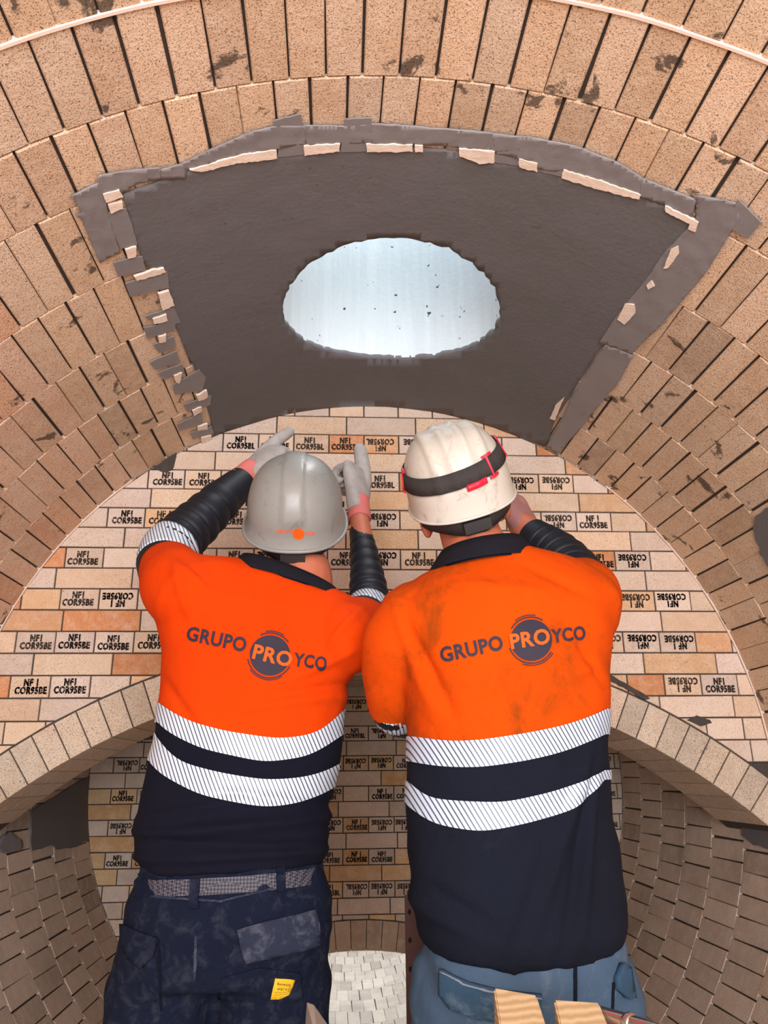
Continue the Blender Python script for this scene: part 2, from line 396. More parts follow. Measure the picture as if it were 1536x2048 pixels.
# ------------------------------------------------------------------ the brick barrel
RINGS = [-2.2+.2303*k for k in range(0)]
ys = [.932]
while ys[0] > -1.4: ys.insert(0, ys[0]-.231)
ys += [1.1145, 1.2825, 1.523, 1.7585, 1.992, 2.228, D1]
while ys[-1] < 7.0: ys.append(ys[-1]+.2263)
YS = ys; PITCH = math.radians(360/116)
HOLE_C, HOLE_R = (X0+.022, 1.845), .286
PATCH = [(425, 869), (412, 800), (397, 752), (372, 702), (352, 655), (340, 605), (324, 545), (296, 538), (286, 520), (272, 490), (258, 440), (250, 405), (245, 385),
         (300, 366), (380, 335), (470, 317), (560, 304), (640, 298), (740, 293), (850, 293), (920, 301), (1000, 318), (1075, 333), (1130, 347), (1200, 367), (1285, 390), (1340, 413), (1390, 440),
         (1372, 470), (1332, 530), (1290, 580), (1242, 650), (1207, 690), (1172, 742), (1134, 802), (1106, 845), (1094, 893), (1040, 871), (993, 855), (888, 823), (768, 811), (615, 823), (495, 846)]
def in_patch(th, Y):
    q = px(cyl_pt(th, Y)); return inside(PATCH, q[0], q[1])
def wedge(w, L, depth=.05, ch=.0022):    # one firebrick: worn front edges, tapering with the ring
    k = 1+depth/R; h, l = w/2, L/2
    vs = [(-h+ch, -l+ch, 0), (h-ch, -l+ch, 0), (h-ch, l-ch, 0), (-h+ch, l-ch, 0), (-h, -l, -ch), (h, -l, -ch), (h, l, -ch), (-h, l, -ch), (-h*k, -l, -depth), (h*k, -l, -depth), (h*k, l, -depth), (-h*k, l, -depth)]
    fs = [(0, 1, 2, 3)]+[(i+4, (i+1) % 4+4, (i+1) % 4, i) for i in range(4)]+[(i+8, (i+1) % 4+8, (i+1) % 4+4, i+4) for i in range(4)]
    return vs, fs
# backing of dark mortar behind the bricks, open at the round shaft and at the added rear opening
def shell(name, t0, t1, y0, y1, holes, r=R+.010):
    nt = max(2, int((t1-t0)/math.radians(2))); ny = max(1, int((y1-y0)/.045)); vs, fs = [], []
    for j in range(ny+1):
        for i in range(nt+1): vs.append(cyl_pt(t0+(t1-t0)*i/nt, y0+(y1-y0)*j/ny, r))
    for j in range(ny):
        for i in range(nt):
            f = (j*(nt+1)+i, j*(nt+1)+i+1, (j+1)*(nt+1)+i+1, (j+1)*(nt+1)+i); c = sum((vs[k] for k in f), Vector())/4
            if not any(h(c) for h in holes): fs.append(f)
    return struct(name, mesh(vs, fs), M['mortar'])
main_hole = lambda c: math.hypot(c.x-HOLE_C[0], c.y-HOLE_C[1]) < HOLE_R+.05 and c.z > ZC
rear_hole = lambda c: abs(c.x-X0+.1) < .42 and 4.75 < c.y < 6.3 and c.z > ZC  # unseen opening cut in the crown for the added rear lamp
A = math.radians
SECT = [('ceiling', A(-40), A(40), YS[0], D1), ('wall_left', A(-118), A(-40), YS[0], D1), ('wall_right', A(40), A(118), YS[0], D1), ('floor', A(118), A(242), YS[0], D2),
        ('wall_left_rear', A(-118), A(-40), D1, D2), ('wall_right_rear', A(40), A(118), D1, D2), ('ceiling_rear', A(-40), A(40), D1, D2), ('floor_rear', A(60), A(300), D2, YS[-1]), ('ceiling_far', A(-60), A(60), D2, YS[-1])]
S = {}
for nm, a, b, y0, y1 in SECT: S[nm] = shell(nm, a, b, y0, y1, (main_hole, rear_hole))
VAULT = [(226, 200, 173), (230, 203, 176), (222, 194, 166), (232, 207, 183), (222, 200, 178), (220, 193, 168)]
VAULTL = [(232, 201, 178), (228, 195, 170), (236, 206, 184), (226, 186, 158)]
DARKV = [(214, 198, 186), (208, 192, 180), (218, 202, 190)]
FLOORC = [(226, 222, 214), (216, 212, 206), (232, 228, 220)]
def section_of(th, Y):
    for nm, a, b, y0, y1 in SECT:
        for t in (th, th+2*math.pi, th-2*math.pi):
            if a <= t < b and y0 <= Y < y1: return nm, t
    return None, th
cand = {nm: [] for nm in S}
phase = {}
for k in range(len(YS)-1):
    y0, y1 = YS[k], YS[k+1]; L = y1-y0; ph = (k % 2)*.5+.12*((k*7) % 3-1)
    if abs(y0-.932) < 1e-3: ph = .30
    for i in range(116):
        th = (i+ph)*PITCH; Y = (y0+y1)/2
        nm, t = section_of(th, Y)
        if nm is None: continue
        p = cyl_pt(th, Y)
        if rear_hole(p) or (p.z > ZC and in_patch(t, Y) and all(in_patch(t+s*PITCH*.55, Y+e*L*.5) for s in (-1, 1) for e in ((-1, .9) if k < len(YS) else (0,)))): continue
        x, y, d = px(p); vis = d > .1 and -60 < x < 1596 and -60 < y < 2110
        if Y > D1 and math.cos(t) > .15: vis = False
        if Y > D2 and not (600 < x < 860 and y > 1880): vis = False
        if nm == 'floor' and Y < 2.2: vis = False
        size = F*F*L*.06*abs((p-CAM).normalized().dot(Vector((math.sin(th), 0, math.cos(th)))))/max(d, .1)**2 if d > .1 else 0
        cand[nm].append((vis, size, th, Y, L))
bm_cache = {}
GAPW = {'ceiling': .0028, 'wall_left': .0022, 'wall_right': .0026, 'floor_rear': .0014, 'wall_left_rear': .002, 'wall_right_rear': .002, 'floor': .002}
for nm, lst in cand.items():
    par = S[nm]; lst.sort(key=lambda q: (not q[0], -q[1]))
    gap = GAPW.get(nm, .0032); w0 = 2*math.pi*R/116-gap
    mat = M['vault'] if nm in ('ceiling', 'wall_left', 'wall_right') else M['darkbrick']
    rest = MB()
    for n, (vis, size, th, Y, L) in enumerate(lst):
        jit = random.uniform(-.0015, .0015); proud = random.uniform(-.0007, .0010)
        zl = Vector((-math.sin(th), 0, -math.cos(th))); yl = Vector((0, 1, 0)); xl = yl.cross(zl)
        rot = Matrix((xl, yl, zl)).transposed() @ Matrix.Rotation(random.gauss(0, .006), 3, 'Z') @ Matrix.Rotation(random.gauss(0, .003), 3, 'X')
        pos = cyl_pt(th+jit, Y, R-proud)
        if vis and n < 300:
            key = (nm, round(L, 4), random.randrange(3))
            if key not in bm_cache:
                v, f = wedge(w0*(1-.022*key[2]*(.3 if nm == 'floor_rear' else 1)), L-.0022); me = mesh(v, f, 'brick'); me.materials.append(mat); bm_cache[key] = me
            o = bpy.data.objects.new('brick', bm_cache[key]); col.objects.link(o); o.parent = par
            o.matrix_local = Matrix.Translation(pos) @ rot.to_4x4()
            c = random.choice(VAULTL if nm == 'wall_left' else VAULT if nm in ('ceiling', 'wall_right') else FLOORC if Y > D2 else DARKV)
            if nm == 'wall_right': c = random.choice(VAULT[:5])
            g = random.uniform(.94, 1.03)
            if random.random() < .04: g *= .88
            o.color = srgb(*[min(255, q*g) for q in c])
        elif not (Y > D2 and math.cos(th) > .3):
            v, f = wedge(w0, L-.0022); rest.add([pos+rot @ Vector(q) for q in v], f)
    if rest.v:
        o = link('brick_lining', rest.mesh(), par, mat); o['kind'] = 'stuff'; o.color = srgb(206, 180, 152) if mat is M['vault'] else srgb(212, 200, 188)
# pale paper joint between two brick rings, and the thin bright fillet along the end wall
def hoop(name, par, y, w, t0, t1, r, mat, wob=.0):
    mb = MB(); rings = []; n = 90
    for i in range(n+1):
        th = t0+(t1-t0)*i/n; o = noise.noise((th*9, y, 1))*wob
        rings.append([cyl_pt(th, y-w/2+o, r+.012), cyl_pt(th, y-w/2+o, r), cyl_pt(th, y+w/2+o*.6, r), cyl_pt(th, y+w/2+o*.6, r+.012)])
    mb.loft(rings); return link(name, mb.mesh(), par, mat)
M['joint_paper'] = NT('pale_joint_paper').done(srgb(234, 214, 200), .8)
hoop('joint_strip', S['ceiling'], .932, .0055, A(-40), A(40), R-.004, M['joint_paper'], .003)
hoop('joint_strip', S['wall_left'], .932, .0055, A(-75), A(-40), R-.004, M['joint_paper'], .003)
hoop('joint_strip', S['wall_right'], .932, .0055, A(40), A(75), R-.004, M['joint_paper'], .003)
hoop('joint_strip', S['wall_left'], D1-.003, .006, A(-90), A(-40), R-.003, M['joint_paper'], .001)
hoop('joint_strip', S['wall_right'], D1-.003, .006, A(40), A(95), R-.003, M['joint_paper'], .001)

# ------------------------------------------------------------------ masonry cross walls carried on arches
def stamp_meshes():
    out = []
    for body in ('NF1\nCOR95BE', 'NF1\nCOR95BE', 'NF 1\nCOR95BE', 'NF1\nCOR95BL'):
        me = text_mesh(body, .042, 'CENTER', 2, 1.12)
        vs = [v.co.copy() for v in me.vertices]; fs = [tuple(p.vertices) for p in me.polygons]; q = MB()
        for dx, dy in ((-.034, -.016), (0, 0), (.034, .016)): q.add([v+Vector((dx, dy, 0)) for v in vs], fs)
        me = q.mesh('stamp'); xs = [v.co.x for v in me.vertices]; yy = [v.co.y for v in me.vertices]
        mx, my = (min(xs)+max(xs))/2, (min(yy)+max(yy))/2; sx = .094/(max(xs)-min(xs)); sy = .046/(max(yy)-min(yy))
        for v in me.vertices: v.co = ((v.co.x-mx)*sx, 0, (v.co.y-my)*sy)
        me.materials.append(M['ink']); out.append(me)
    return out
STAMPS = stamp_meshes()
def clip_brick(xa, xb, za, zb, inside_fn, ybk, y):     # a brick, cut where the wall meets barrel or arch
    pts = [(xa, za), (xb, za), (xb, zb), (xa, zb)]
    # fine outline sampling then keep the allowed region as a convex-ish polygon
    ring = []
    steps = 10
    for i in range(4):
        a, b = pts[i], pts[(i+1) % 4]
        for k in range(steps): ring.append((a[0]+(b[0]-a[0])*k/steps, a[1]+(b[1]-a[1])*k/steps))
    ok = [inside_fn(*q) for q in ring]
    if all(ok): return pts
    if not any(ok): return None
    out = []
    n = len(ring)
    for i in range(n):
        a, b = ring[i], ring[(i+1) % n]
        if ok[i]: out.append(a)
        if ok[i] != ok[(i+1) % n]:
            lo, hi = (a, b) if ok[i] else (b, a)
            for _ in range(14):
                m = ((lo[0]+hi[0])/2, (lo[1]+hi[1])/2)
                if inside_fn(*m): lo = m
                else: hi = m
            out.append(lo)
    return out if len(out) > 2 else None
def slab(poly, yf, ch=.0018, depth=.05):
    cx = sum(p[0] for p in poly)/len(poly); cz = sum(p[1] for p in poly)/len(poly); n = len(poly)
    ins = [(p[0]+(cx-p[0])*min(.3, ch/max(.004, math.hypot(p[0]-cx, p[1]-cz))), p[1]+(cz-p[1])*min(.3, ch/max(.004, math.hypot(p[0]-cx, p[1]-cz)))) for p in poly]
    vs = [(p[0], yf, p[1]) for p in ins]+[(p[0], yf+ch, p[1]) for p in poly]+[(p[0], yf+depth, p[1]) for p in poly]
    fs = [tuple(range(n))]+[(i+n, (i+1) % n+n, (i+1) % n, i) for i in range(n)]+[(i+2*n, (i+1) % n+2*n, (i+1) % n+n, i+n) for i in range(n)]
    return vs, fs
def cross_wall(name, yf, thick, arch_c, r_out, r_in, z_top, row, hp, joint_x, rowtype, palette, mat, vmat, vpal, y_px_lim, seed, vgap):
    rnd = random.Random(seed); joint = .0042
    in_wall = lambda x, z: math.hypot(x-X0, z-ZC) < R-.0025 and math.hypot(x-X0, z-arch_c) > r_out+.0055
    # mortar core: front and back sheets + soffit
    mb = MB(); n = 64; xs = [-1.215+2.43*i/n for i in range(n+1)]
    rings = []
    for yy in (yf+.006, yf+thick):
        pass
    top, bot = [], []
    for dx in xs:
        zt = math.sqrt(max(0, R*R*1.012-dx*dx))+ZC; zb = arch_c+math.sqrt(max(0, (r_in+.004)**2-dx*dx)); zb = min(zb, zt)
        top.append((dx+X0, zt)); bot.append((dx+X0, zb))
    for i in range(n):
        q = [(top[i], top[i+1], bot[i+1], bot[i])][0]
        if abs(q[0][1]-q[3][1])+abs(q[1][1]-q[2][1]) < 1e-4 or top[i][1] <= bot[i][1]+1e-5 and top[i+1][1] <= bot[i+1][1]+1e-5: continue
        vs = [(p[0], yf+.006, p[1]) for p in q]+[(p[0], yf+thick, p[1]) for p in q]
        mb.add(vs, [(0, 1, 2, 3), (7, 6, 5, 4), (0, 4, 5, 1), (3, 2, 6, 7)])
    w = struct(name, mb.mesh(), M['mortar'])
    made = {}
    def brick(poly, colr, m, deep=.05, stamp=None, jitter=True):
        cx = sum(p[0] for p in poly)/len(poly); cz = sum(p[1] for p in poly)/len(poly)
        full = len(poly) == 4
        loc = [(p[0]-cx, p[1]-cz) for p in poly]
        key = (tuple((round(a, 4), round(b, 4)) for a, b in loc), deep, m.name) if full else None
        if key in made and key is not None: me = made[key]
        else:
            v, f = slab(loc, 0, depth=deep); me = mesh(v, f, 'brick'); me.materials.append(m)
            if key: made[key] = me
        o = bpy.data.objects.new('brick', me); col.objects.link(o); o.parent = w
        o.location = (cx, yf+(rnd.uniform(-.0016, .0016) if jitter else 0), cz)
        if jitter: o.rotation_euler = (rnd.gauss(0, .004), rnd.gauss(0, .0035), rnd.gauss(0, .004))
        o.color = colr
        if stamp is not None and full:
            s = bpy.data.objects.new('stamp', STAMPS[stamp[0]]); col.objects.link(s); s.parent = o
            s.location = (rnd.uniform(-.005, .005), -.0009, rnd.uniform(-.002, .002)); s.rotation_euler = (0, math.pi if stamp[1] else 0, 0)
        return o
    for i in range(-9, 40):
        z1 = z_top-i*row; z0 = z1-row
        if z1 > ZC+R+.05 or z0 < ZC-R: continue
        header = (i % 2 == rowtype)
        p = hp if header else 2*hp
        x = joint_x+(0 if header else hp*(.5+((i//2) % 3)*.31)); x -= math.ceil((x+1.3)/p)*p
        while x < X0+1.3:
            xa, xb = x+joint/2, x+p-joint/2; za, zb = z0+joint/2, z1-joint/2
            poly = clip_brick(xa, xb, za, zb, in_wall, 0, 0)
            if poly:
                u = px(((xa+xb)/2, yf, (za+zb)/2))
                c = rnd.choice(palette); g = rnd.uniform(.93, 1.04)
                st = None
                if header:
                    upside = rnd.random() < (.22 if xa < X0-.2 else .5); q = rnd.random()
                    if q > .07: st = (rnd.randrange(len(STAMPS)), upside)
                    if c[0]-c[2] > 80 and rnd.random() < .5: c = palette[0]
                brick(poly, srgb(*[min(255, k*g) for k in c]), mat, stamp=st)
            x += p
    # arch ring: one wedge per voussoir, running through the wall's thickness
    dth = .0668/((r_out+r_in)/2); a_end = math.asin(min(.99, (R+.06)/r_out)); nv = int(2*a_end/dth)
    for k in range(nv):
        a0 = -a_end+k*dth+vgap/r_out; a1 = -a_end+(k+1)*dth-vgap/r_out; m = (a0+a1)/2
        pm = (X0+(r_in+r_out)/2*math.sin(m), arch_c+(r_in+r_out)/2*math.cos(m))
        if math.hypot(pm[0]-X0, pm[1]-ZC) > R-.01: continue
        poly = [(X0+r*math.sin(a), arch_c+r*math.cos(a)) for r, a in ((r_in, a0), (r_in, a1), (r_out, a1), (r_out, a0))]
        poly = [q if math.hypot(q[0]-X0, q[1]-ZC) < R-.002 else (X0+(q[0]-X0)*(R-.003)/math.hypot(q[0]-X0, q[1]-ZC), ZC+(q[1]-ZC)*(R-.003)/math.hypot(q[0]-X0, q[1]-ZC)) for q in poly]
        c = rnd.choice(vpal); g = rnd.uniform(.94, 1.04)
        if abs(pm[0]-X0) < .13 and yf < 3: c = (150, 148, 132)
        brick(poly, srgb(*[min(255, q*g) for q in c]), vmat, deep=thick, jitter=False)
    return w
PALE = [(232, 214, 202), (230, 210, 196), (234, 216, 206), (236, 212, 188), (234, 206, 180), (236, 214, 196), (230, 212, 200), (232, 214, 200), (222, 156, 110), (226, 178, 138), (234, 196, 158), (236, 210, 186)]
jx = P(31, 1283, D1).x
wall_a = cross_wall('wall_partition', D1, .34, ZC-1.46, 1.88, 1.765, CZ+.8079, .0660, .1165, jx, 0, PALE, M['wallbrick'], M['voussoir'], [(222, 206, 188), (214, 198, 178), (226, 204, 186), (208, 196, 180)], None, 11, .0018)
PALE2 = [(216, 202, 190), (220, 204, 190), (222, 196, 160), (224, 192, 150), (216, 200, 190), (216, 176, 128), (218, 204, 192), (214, 200, 186)]
wall_b = cross_wall('wall_rear', D2, .23, ZC-.70-1.2, 1.317, 1.2, P(200, 1546.4, D2).z, .0658, .1145, P(221, 1594, D2).x, 1, PALE2, M['wallbrick'], M['darkbrick'], [(204, 186, 168), (196, 178, 160)], None, 5, .0012)
on_wall_a = lambda x, y: (P(x, y, D1), Vector((0, -1, 0)))
for q in ([(304, 939), (354, 903), (349, 934), (343, 940), (332, 944)], [(1196, 1338), (1226, 1352), (1300, 1396), (1290, 1400), (1224, 1364), (1198, 1352)], [(1372, 1440), (1392, 1432), (1420, 1440), (1424, 1446), (1400, 1452)]):
    link('mortar_smear', sheet(q, on_wall_a, .0035, .004, 8, 2.5), wall_a, M['mortar'])
far = struct('wall_far', MB().box((X0, 7.05, ZC), (1.3, .03, 1.3)).mesh(), M['darkbrick'])

# ------------------------------------------------------------------ castable patch in the vault, with its round shaft
def hole_px(n=120, r=HOLE_R, rag=.0):
    out = []
    for k in range(n):
        a = 2*math.pi*k/n; rr = r+noise.noise((math.cos(a)*9, math.sin(a)*9, 0))*rag+noise.noise((math.cos(a)*30, math.sin(a)*30, 5))*rag*.7
        x, y = HOLE_C[0]+rr*math.cos(a), HOLE_C[1]+rr*math.sin(a); u = px((x, y, ZC+math.sqrt(R*R-(x-X0)**2))); out.append(u[:2])
    return out
patch = link('mortar_patch', sheet(PATCH, on_barrel, .006, .008, 16, 3, holes=[hole_px(rag=.007)]), None, M['castable'], True)
tag(patch, 'large dark grey mortar patch in the brick vault around the round skylight hole', 'patch')
mb = MB(); rings = []
for k in range(15):
    h = .002+.085*k
    rings.append([Vector((HOLE_C[0]+(HOLE_R+.004)*math.cos(a), HOLE_C[1]+(HOLE_R+.004)*math.sin(a), ZC+(math.sqrt(R*R-(HOLE_C[0]+HOLE_R*math.cos(a)-X0)**2) if k == 0 else R+.0)+h)) for a in (2*math.pi*q/96 for q in range(96))])
mb.loft(rings, caps=False)
me = mb.mesh(); me.flip_normals()
shaft = struct('wall_shaft', me, M['shaft']); me.polygons.foreach_set('use_smooth', [True]*len(me.polygons))
TAPE = [[(192, 346), (245, 336), (320, 328), (320, 352), (270, 362), (240, 380), (205, 385), (195, 372)],
 [(312, 335), (360, 322), (430, 288), (500, 258), (555, 245), (610, 245), (612, 280), (555, 290), (480, 303), (400, 325), (372, 335), (368, 350), (312, 353)],
 [(605, 244), (690, 246), (745, 242), (790, 243), (870, 250), (945, 255), (1040, 268), (1040, 297), (990, 296), (920, 289), (850, 283), (735, 279), (610, 285)],
 [(555, 283), (608, 278), (608, 303), (555, 308)], [(690, 232), (742, 230), (745, 296), (680, 298)], [(545, 236), (600, 222), (605, 248), (548, 252)],
 [(985, 264), (1060, 268), (1150, 285), (1240, 320), (1290, 352), (1280, 388), (1200, 360), (1130, 338), (1075, 330), (1075, 318), (990, 300)], [(1075, 278), (1130, 285), (1127, 348), (1075, 336)], [(990, 294), (1040, 302), (1040, 326), (990, 318)],
 [(1285, 350), (1395, 394), (1387, 427), (1340, 412), (1330, 402), (1282, 387)],
 [(1395, 384), (1475, 400), (1482, 430), (1440, 500), (1415, 540), (1330, 640), (1266, 703), (1200, 680), (1240, 620), (1290, 560), (1330, 500), (1375, 455), (1395, 430)],
 [(1478, 393), (1526, 440), (1498, 472), (1466, 452), (1470, 420)],
 [(1213, 684), (1268, 706), (1240, 760), (1205, 800), (1165, 850), (1116, 905), (1094, 888), (1118, 850), (1145, 790), (1180, 735)],
 [(140, 386), (180, 365), (200, 358), (208, 395), (228, 470), (238, 500), (196, 520), (160, 432), (146, 424), (160, 420)],
 [(214, 420), (250, 412), (262, 445), (272, 484), (238, 492), (222, 455)], [(224, 520), (282, 507), (289, 535), (234, 548)], [(248, 562), (332, 537), (336, 570), (258, 588)],
 [(287, 628), (346, 610), (360, 640), (312, 652), (315, 640)], [(284, 651), (350, 640), (345, 656), (293, 673)], [(305, 685), (345, 668), (349, 690), (315, 700)], [(297, 720), (350, 698), (358, 717), (308, 735)],
 [(314, 741), (362, 724), (368, 742), (322, 755)], [(345, 765), (397, 735), (410, 750), (403, 777), (348, 784)], [(367, 805), (421, 787), (419, 806), (372, 819)], [(352, 845), (400, 824), (404, 842), (356, 858)], [(380, 862), (421, 849), (426, 862), (384, 874)]]
for q in TAPE:
    big = max(p[0] for p in q)-min(p[0] for p in q) > 90
    link('tape_strip', sheet(q, on_barrel, (lambda x, y: .0085+.0022*noise.noise((x*.03, y*.05, 2))+.0016*noise.noise((x*.1, y*.02, 7))) if big else .0080, -.005, 8, 1.2), patch, M['tape'], big)
BARE = [[(375, 332), (480, 301), (552, 291), (552, 309), (470, 318), (400, 335)], [(607, 283), (678, 279), (678, 294), (607, 302)], [(733, 280), (825, 281), (825, 294), (733, 296)], [(830, 282), (846, 282), (846, 295), (830, 295)],
 [(918, 288), (990, 295), (990, 317), (960, 319), (920, 303)], [(1040, 309), (1076, 318), (1076, 335), (1040, 326)], [(1128, 331), (1200, 352), (1285, 382), (1281, 391), (1190, 368), (1125, 348)], [(1333, 403), (1401, 437), (1394, 456), (1379, 450), (1384, 440), (1335, 416)],
 [(1330, 530), (1345, 492), (1360, 485), (1361, 500), (1340, 530)], [(1238, 632), (1252, 602), (1272, 602), (1274, 620), (1252, 642)], [(1296, 562), (1306, 555), (1312, 565), (1300, 572)], [(1103, 832), (1113, 806), (1132, 788), (1120, 815), (1112, 835)],
 [(202, 380), (235, 372), (243, 385), (207, 397)], [(212, 401), (240, 395), (242, 409), (218, 419)], [(247, 492), (268, 486), (268, 505), (252, 510)], [(265, 546), (305, 532), (325, 530), (328, 537), (270, 554)], [(313, 580), (335, 574), (346, 605), (322, 613)],
 [(303, 631), (328, 622), (333, 634), (305, 642)], [(312, 668), (330, 662), (328, 676), (315, 679)], [(345, 745), (362, 739), (356, 760), (348, 760)], [(390, 786), (412, 775), (412, 790), (395, 796)], [(382, 815), (400, 808), (402, 816), (385, 826)], [(392, 849), (412, 842), (412, 852), (393, 856)], [(400, 871), (420, 866), (422, 880), (402, 884)]]
for q in BARE: link('bare_edge', sheet(q, on_barrel, .0115, -.005, 6, 2.5), patch, M['plaster'])
# smaller grey mortar fills on the barrel sides; the third imitates a dark gap
for q, lab in (([(60, 1622), (186, 1546), (186, 1690), (170, 1678), (152, 1694), (110, 1700), (104, 1690), (60, 1703)], 'small dark mortar patch on left barrel wall below the arch'),
               ([(1508, 1055), (1514, 1030), (1540, 1012), (1600, 1000), (1600, 1180), (1545, 1140), (1524, 1105)], 'grey mortar patch at right edge of the brick vault'),
               ([(1484, 1652), (1545, 1655), (1545, 1700), (1510, 1690), (1488, 1672)], 'narrow dark sheet standing in for a rough gap on right barrel wall below the arch')):
    tag(link('mortar_patch', sheet(q, on_barrel, .006, .004, 10, 4), None, M['castable']), lab, 'patch')
q = [(0, 1672), (12, 1664), (36, 1680), (41, 1698), (10, 1708), (-12, 1700)]
tag(link('plastic_scrap', sheet(q, on_barrel, lambda x, y: .012+.008*noise.noise((x*.12, y*.1, 4)), -.002, 6, 2), None, M['plastic_film'], True), 'crumpled grey plastic scrap on left barrel wall beside the dark patch', 'scrap')


# ------------------------------------------------------------------ boards under the workers' feet
DECK = .14
for k in range(4):
    y = 1.32+k*.235
    b = link('scaffold_board', MB().box((X0, y, DECK-.02), (.50, .112, .02)).mesh(), None, M['timber'])
    tag(b, ['scaffold board nearest the camera under the workers', 'second scaffold board from the camera under the workers', 'third scaffold board from the camera under the workers', 'scaffold board farthest from the camera under the workers'][k], 'board', 'scaffold boards on the barrel floor')
for x in (X0-.36, X0+.36):
    b = link('board_bearer', MB().box((x, 1.67, .085), (.035, .48, .0145)).mesh(), None, M['timber'])
    tag(b, 'timber bearer carrying the %s ends of the scaffold boards' % ('left' if x < X0 else 'right'), 'bearer')

# ------------------------------------------------------------------ hands in gloves
def hand_mesh(wrist, fwd, back, side, curls, thumb=(.5, .35), scale=1.0, voxel=.0026, fat=1.12, finger=1.42):
    fwd = Vector(fwd).normalized(); back = Vector(back); back = (back-fwd*back.dot(fwd)).normalized()
    xs = fwd.cross(back)*(1 if side > 0 else -1)       # thumb side
    W = lambda x, y, z: Vector(wrist)+(xs*x+fwd*y+back*z)*scale
    mb = MB()
    sec = [(-.02, 0, .027, .020), (.01, 0, .029, .020), (.04, .003, .038, .018), (.07, .002, .043, .016), (.095, .0, .041, .013), (.104, 0, .036, .009)]
    mb.loft([oval(W(cx, y, 0), xs*(a*scale), back*(b*scale), 20, 2.6) for y, cx, a, b in sec])
    base = [(.029, .093, .082), (.0095, .098, .090), (-.0105, .095, .083), (-.029, .087, .066)]
    for (bx, by, L), cv in zip(base, curls):
        p = [(bx*.9, by-.03, 0), (bx, by, 0)]; ang = 0; y, z = by, 0
        for seg, c in zip((.45, .31, .26), (cv*1.0, cv*1.15, cv*.8)):
            ang += c; y += L*seg*math.cos(ang); z -= L*seg*math.sin(ang); p.append((bx*1.03, y, z))
        ff = fat*(finger if bx > .02 else 1); mb.tube([W(*q) for q in p], [r*scale*ff for r in (.0095, .0098, .0092, .0086, .0078)], 12, 4)
    a, c = thumb
    p = [(.018, .012, -.004), (.034, .034, -.010), (.034+.034*math.sin(a), .034+.034*math.cos(a), -.012-.02*c), (.034+.062*math.sin(a*.8), .034+.062*math.cos(a*.8), -.014-.05*c)]
    mb.tube([W(*q) for q in p], [r*scale*fat for r in (.013, .0125, .011, .0088)], 12, 4)
    return remesh(mb, voxel, 3)

# ------------------------------------------------------------------ hard hats
def helmet_surface(kind):
    a, b, h = (.110, .132, .142) if kind == 'grey' else (.109, .134, .145)
    nu, nv = 96, 40; vs, fs = [], []
    fl0, pw = (.009, .74) if kind == 'grey' else (.003, .62)
    def pt(u, v, inset=0.0):
        # v: 0 at brim edge -> 1 at crown
        cu, su = math.cos(u), math.sin(u)
        e = 2.35; k = (abs(cu)**e+abs(su)**e)**(-1/e)
        if v < .16:
            t = v/.16; fl = fl0*(1-t)**1.6; z = -.016+.034*t; r = 1.0; t2 = 0
            if su > 0: fl += .040*(su**4)*(1-t)
        else:
            t = (v-.16)/.84; q = t*math.pi/2; fl = 0; z = .018+(h-.018)*math.sin(q); r = max(0.0, math.cos(q))**pw; t2 = t
        kk = 1+(k-1)*max(0, 1-t2*1.3)
        x, y = (a*r+fl)*kk*cu, (b*r+fl)*kk*su
        p = Vector((x, y, z)); nr = Vector((x/a**2, y/b**2, max(0, z-.018)/h**2*.8+1e-6)).normalized()
        d = -inset
        if v >= .16:
            top = min(1, max(0, (z-.030)/.022))
            if kind == 'grey': d += .0038/(1+math.exp((abs(x)-.023)*1400))*top
            else:
                for rx in (-.052, -.018, .018, .052): d += .0046*math.exp(-((x-rx)/.0075)**4)*top
        return p+nr*d
    for inset in (0, .0035):
        for j in range(nv+1):
            v = (j/nv)*.992
            for i in range(nu): vs.append(pt(2*math.pi*i/nu, v, inset))
    n1 = (nv+1)*nu
    for j in range(nv):
        for i in range(nu):
            k = (i+1) % nu; fs.append((j*nu+i, j*nu+k, (j+1)*nu+k, (j+1)*nu+i)); fs.append((n1+j*nu+i, n1+(j+1)*nu+i, n1+(j+1)*nu+k, n1+j*nu+k))
    for i in range(nu):
        k = (i+1) % nu; fs.append((i, n1+i, n1+k, k))
    fs.append(tuple(nv*nu+i for i in range(nu))); fs.append(tuple(n1+nv*nu+i for i in reversed(range(nu))))
    return vs, fs, pt
def place(vs, mx): return [mx @ Vector(v) for v in vs]
def strip_round(pt, v0, v1, u0, u1, lift, n=60, wob=lambda u: 0.0, thick=.0025):
    mb = MB(); rings = []
    for i in range(n+1):
        u = u0+(u1-u0)*i/n; d = wob(u); A_, B_ = pt(u, v0+d), pt(u, v1+d); c = Vector((0, 0, (A_.z+B_.z)/2)); nrm = ((A_+B_)/2-c); nrm.z = nrm.length*.35; nrm.normalize()
        rings.append([A_+nrm*lift, B_+nrm*lift, B_+nrm*(lift+thick), A_+nrm*(lift+thick)])
    mb.loft(rings); return mb

